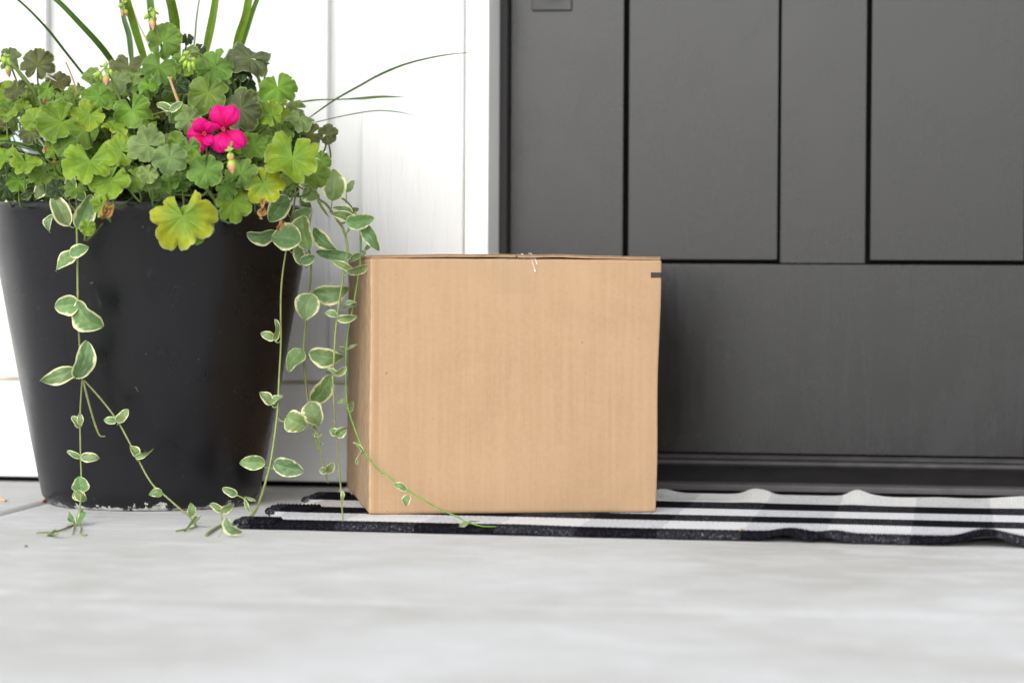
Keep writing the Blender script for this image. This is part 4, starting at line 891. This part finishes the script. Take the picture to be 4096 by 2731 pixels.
runner(vr, [([('D', 1280, 500, 3.06), ('D', 1290, 900, 3.0), ('D', 1312, 1060, 2.99), ('D', 1332, 1180, 2.99), ('D', 1330, 1350, 3.0), ('H', 160, 130, 3.02), ('H', 135, 330, 3.03), ('H', 120, 500, 3.04), ('H', 118, 600, 3.04), ('H', 130, 750, 3.05), ('H', 150, 930, 3.06), ('H', 165, 1080, 3.06), ('H', 200, 1180, 3.06), ('H', 235, 1285, 3.06)], [.0013, .0014, .0014, .0015, .0015]),
            ([('H', 165, 1080, 3.06), ('H', 195, 1090, 3.055), ('H', 225, 1200, 3.05), ('H', 250, 1320, 3.05), ('H', 275, 1430, 3.05), ('H', 295, 1515, 3.05)], [.001, .0009, .0009, .0008])],
 [('D', (1205, 1060), (1262, 1226), 130, 2.975), ('D', (1245, 1190), (1367, 1138), 100, 2.97), ('H', (172, 152), (125, 323), 168, 3.005, dict(creamw=.8)), ('H', (203, 128), (448, 102), 122, 3.02),
  ('H', (102, 560), (2, 695), 112, 3.03, dict(creamw=.5)), ('H', (176, 572), (402, 598), 124, 3.03), ('H', (190, 908), (315, 742), 135, 3.04), ('H', (172, 935), (228, 1085), 150, 3.035),
  ('H', (205, 1115), (168, 1105), 32, 3.05), ('H', (208, 1090), (243, 1085), 22, 3.05), ('H', (218, 1175), (195, 1150), 30, 3.05), ('H', (222, 1172), (245, 1140), 28, 3.05), ('H', (234, 1232), (262, 1226), 16, 3.05),
  ('H', (286, 1432), (228, 1415), 48, 3.045), ('H', (284, 1432), (335, 1370), 58, 3.045)])
runner(vr, [([('D', 1180, 430, 3.0), ('I', 90, 375, 2.99), ('I', 220, 460, 2.985), ('I', 300, 570, 2.98), ('I', 390, 700, 2.975), ('I', 470, 820, 2.97), ('I', 520, 960, 2.965), ('I', 545, 1100, 2.96), ('I', 545, 1190, 2.955), ('I', 530, 1300, 2.95), ('I', 500, 1440, 2.945), ('J', 180, 170, 2.94), ('J', 155, 330, 2.94), ('J', 143, 450, 2.94), ('J', 132, 650, 2.94), ('J', 128, 720, 2.94), ('J', 133, 850, 2.94), ('J', 140, 1000, 2.94), ('J', 148, 1090, 2.94), ('J', 165, 1270, 2.90), ('J', 178, 1420, 2.86), ('J', 182, 1500, 2.84), ('J', 191, 1618, 2.81)], [.0015, .0016, .0014, .0013, .0011, .0010], .009)],
 [('D', (1540, 578), (1562, 292), 205, 2.965, dict(arch=.08)), ('D', (1292, 455), (1408, 572), 165, 2.95, dict(creamw=.9)), ('D', (1292, 450), (1215, 395), 105, 2.95, dict(creamw=1.0)),
  ('D', (1372, 880), (1582, 1088), 112, 2.955), ('D', (1408, 1100), (1728, 1140), 112, 2.975, dict(creamw=.4)),
  ('I', (640, 690), (298, 600), 150, 2.955), ('I', (600, 590), (320, 510), 120, 2.975), ('I', (562, 740), (952, 685), 235, 2.95, dict(creamw=.6)),
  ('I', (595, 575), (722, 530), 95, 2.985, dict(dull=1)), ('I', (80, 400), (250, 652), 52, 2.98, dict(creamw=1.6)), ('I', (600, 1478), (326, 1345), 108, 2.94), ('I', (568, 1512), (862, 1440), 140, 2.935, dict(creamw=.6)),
  ('J', (156, 338), (76, 314), 36, 2.935), ('J', (166, 352), (275, 342), 54, 2.935), ('J', (146, 692), (93, 664), 26, 2.935), ('J', (143, 698), (212, 660), 42, 2.935),
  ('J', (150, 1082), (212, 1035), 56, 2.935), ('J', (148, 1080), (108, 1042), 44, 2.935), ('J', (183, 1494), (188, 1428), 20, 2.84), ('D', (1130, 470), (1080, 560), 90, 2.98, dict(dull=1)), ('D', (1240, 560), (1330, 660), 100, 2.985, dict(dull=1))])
runner(vr, [([('I', 300, 340, 3.05), ('I', 400, 345, 3.03), ('I', 480, 375, 3.02), ('I', 560, 440, 3.01), ('I', 625, 525, 3.0), ('I', 710, 680, 2.99), ('I', 745, 820, 2.985), ('I', 755, 1000, 2.98), ('I', 757, 1180, 2.975), ('I', 745, 1330, 2.97), ('J', 300, 0, 2.965), ('J', 285, 100, 2.96), ('J', 262, 240, 2.96), ('J', 245, 320, 2.96), ('J', 225, 420, 2.96), ('J', 211, 540, 2.955), ('J', 209, 700, 2.955), ('J', 213, 850, 2.955), ('J', 228, 930, 2.93), ('J', 268, 1050, 2.90), ('J', 320, 1175, 2.879), ('J', 380, 1260, 2.877), ('J', 440, 1318, 2.876), ('G', 1350, 400, 2.874), ('G', 1460, 485, 2.866), ('G', 1560, 550, 2.855), ('G', 1700, 640, 2.835), ('G', 1850, 720, 2.80), ('G', 2000, 790, 2.775), ('G', 2070, 826, 2.76), ('G', 2200, 862, 2.75), ('G', 2320, 866, 2.75)], [.0012, .0012, .0012, .0011, .0010, .0010, .0010, .0005], .010, np.array([(.13, .21, .05, 1), (.15, .30, .05, 1)]))],
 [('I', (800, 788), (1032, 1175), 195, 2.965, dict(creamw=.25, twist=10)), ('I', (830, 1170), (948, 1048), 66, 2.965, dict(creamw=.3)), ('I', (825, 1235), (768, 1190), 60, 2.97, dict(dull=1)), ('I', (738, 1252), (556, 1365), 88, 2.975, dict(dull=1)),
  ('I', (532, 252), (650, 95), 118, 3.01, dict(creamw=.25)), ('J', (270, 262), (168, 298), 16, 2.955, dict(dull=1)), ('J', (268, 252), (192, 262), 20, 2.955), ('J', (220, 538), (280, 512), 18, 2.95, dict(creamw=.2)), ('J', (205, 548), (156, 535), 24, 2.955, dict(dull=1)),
  ('J', (214, 860), (152, 878), 24, 2.95, dict(creamw=.3)), ('J', (222, 928), (252, 868), 38, 2.95, dict(creamw=.3)), ('J', (312, 1174), (255, 1125), 18, 2.875), ('J', (308, 1186), (274, 1262), 14, 2.875),
  ('G', (1546, 552), (1437, 497), 52, 2.852, dict(creamw=.6)), ('G', (1566, 602), (1548, 692), 64, 2.848, dict(creamw=.7)), ('G', (2072, 830), (2002, 866), 38, 2.755, dict(creamw=.4)), ('G', (2090, 820), (2174, 822), 12, 2.755, dict(dull=1))])
vs_ = empty('vine_sprig', tuple(at(650, 470, 2.95))); tag(vs_, 'small cream edged vine sprig poking out left of the pink flowers', 'vine')
runner(vs_, [([('A', 1780, 1180, 2.97), ('A', 1720, 1120, 2.93), ('A', 1640, 1095, 2.92), ('A', 1400, 1160, 2.96)], [.0010, .0009])],
 [('A', (1668, 1072), (1538, 1020), 78, 2.89), ('A', (1678, 1086), (1785, 1003), 70, 2.89)])
runner(vs_, [([('C', 300, 560, 3.0), ('C', 420, 460, 2.98)], .001)], [('C', (430, 460), (350, 572), 125, 2.93, dict(dull=0)), ('C', (200, 560), (330, 480), 60, 2.98, dict(dull=1))])

# ------------------------------------------------------------------ litter on the floor
def litter(name, label, cat, pts_, r_, col):
    mb = MB(); q = np.array([gnd(*a, z=max(np.atleast_1d(r_)) * .8) for a in pts_]); c0 = q.mean(0)
    mb.tube(crom(q, 5), r_, 7, col); o = mb.build(name, M_dry, smooth=True); tag(o, label, cat); return o
litter('twig', 'short pale broken twig on the concrete at the left edge', 'twig', [(-30, 1993), (0, 1997), (22, 2001)], [.0024, .0028, .0020], (.50, .33, .20, 1))
litter('dry_petal', 'reddish brown dry petal in the floor joint beside the planter', 'petal', [(170, 2007), (180, 2003), (190, 2001)], [.001, .003, .001], (.30, .13, .06, 1))
litter('seed_husk', 'small dark speck of plant debris on the concrete below the left vine', 'debris', [(99, 2184), (105, 2183), (110, 2185)], [.0005, .0012, .0005], (.05, .04, .04, 1))
litter('straw_bit', 'tiny orange straw bit lying on the rug front stripe', 'debris', [(2958, 2152), (2966, 2155), (2975, 2154)], [.0005, .0009, .0005], (.5, .26, .05, 1)).location.z = .011
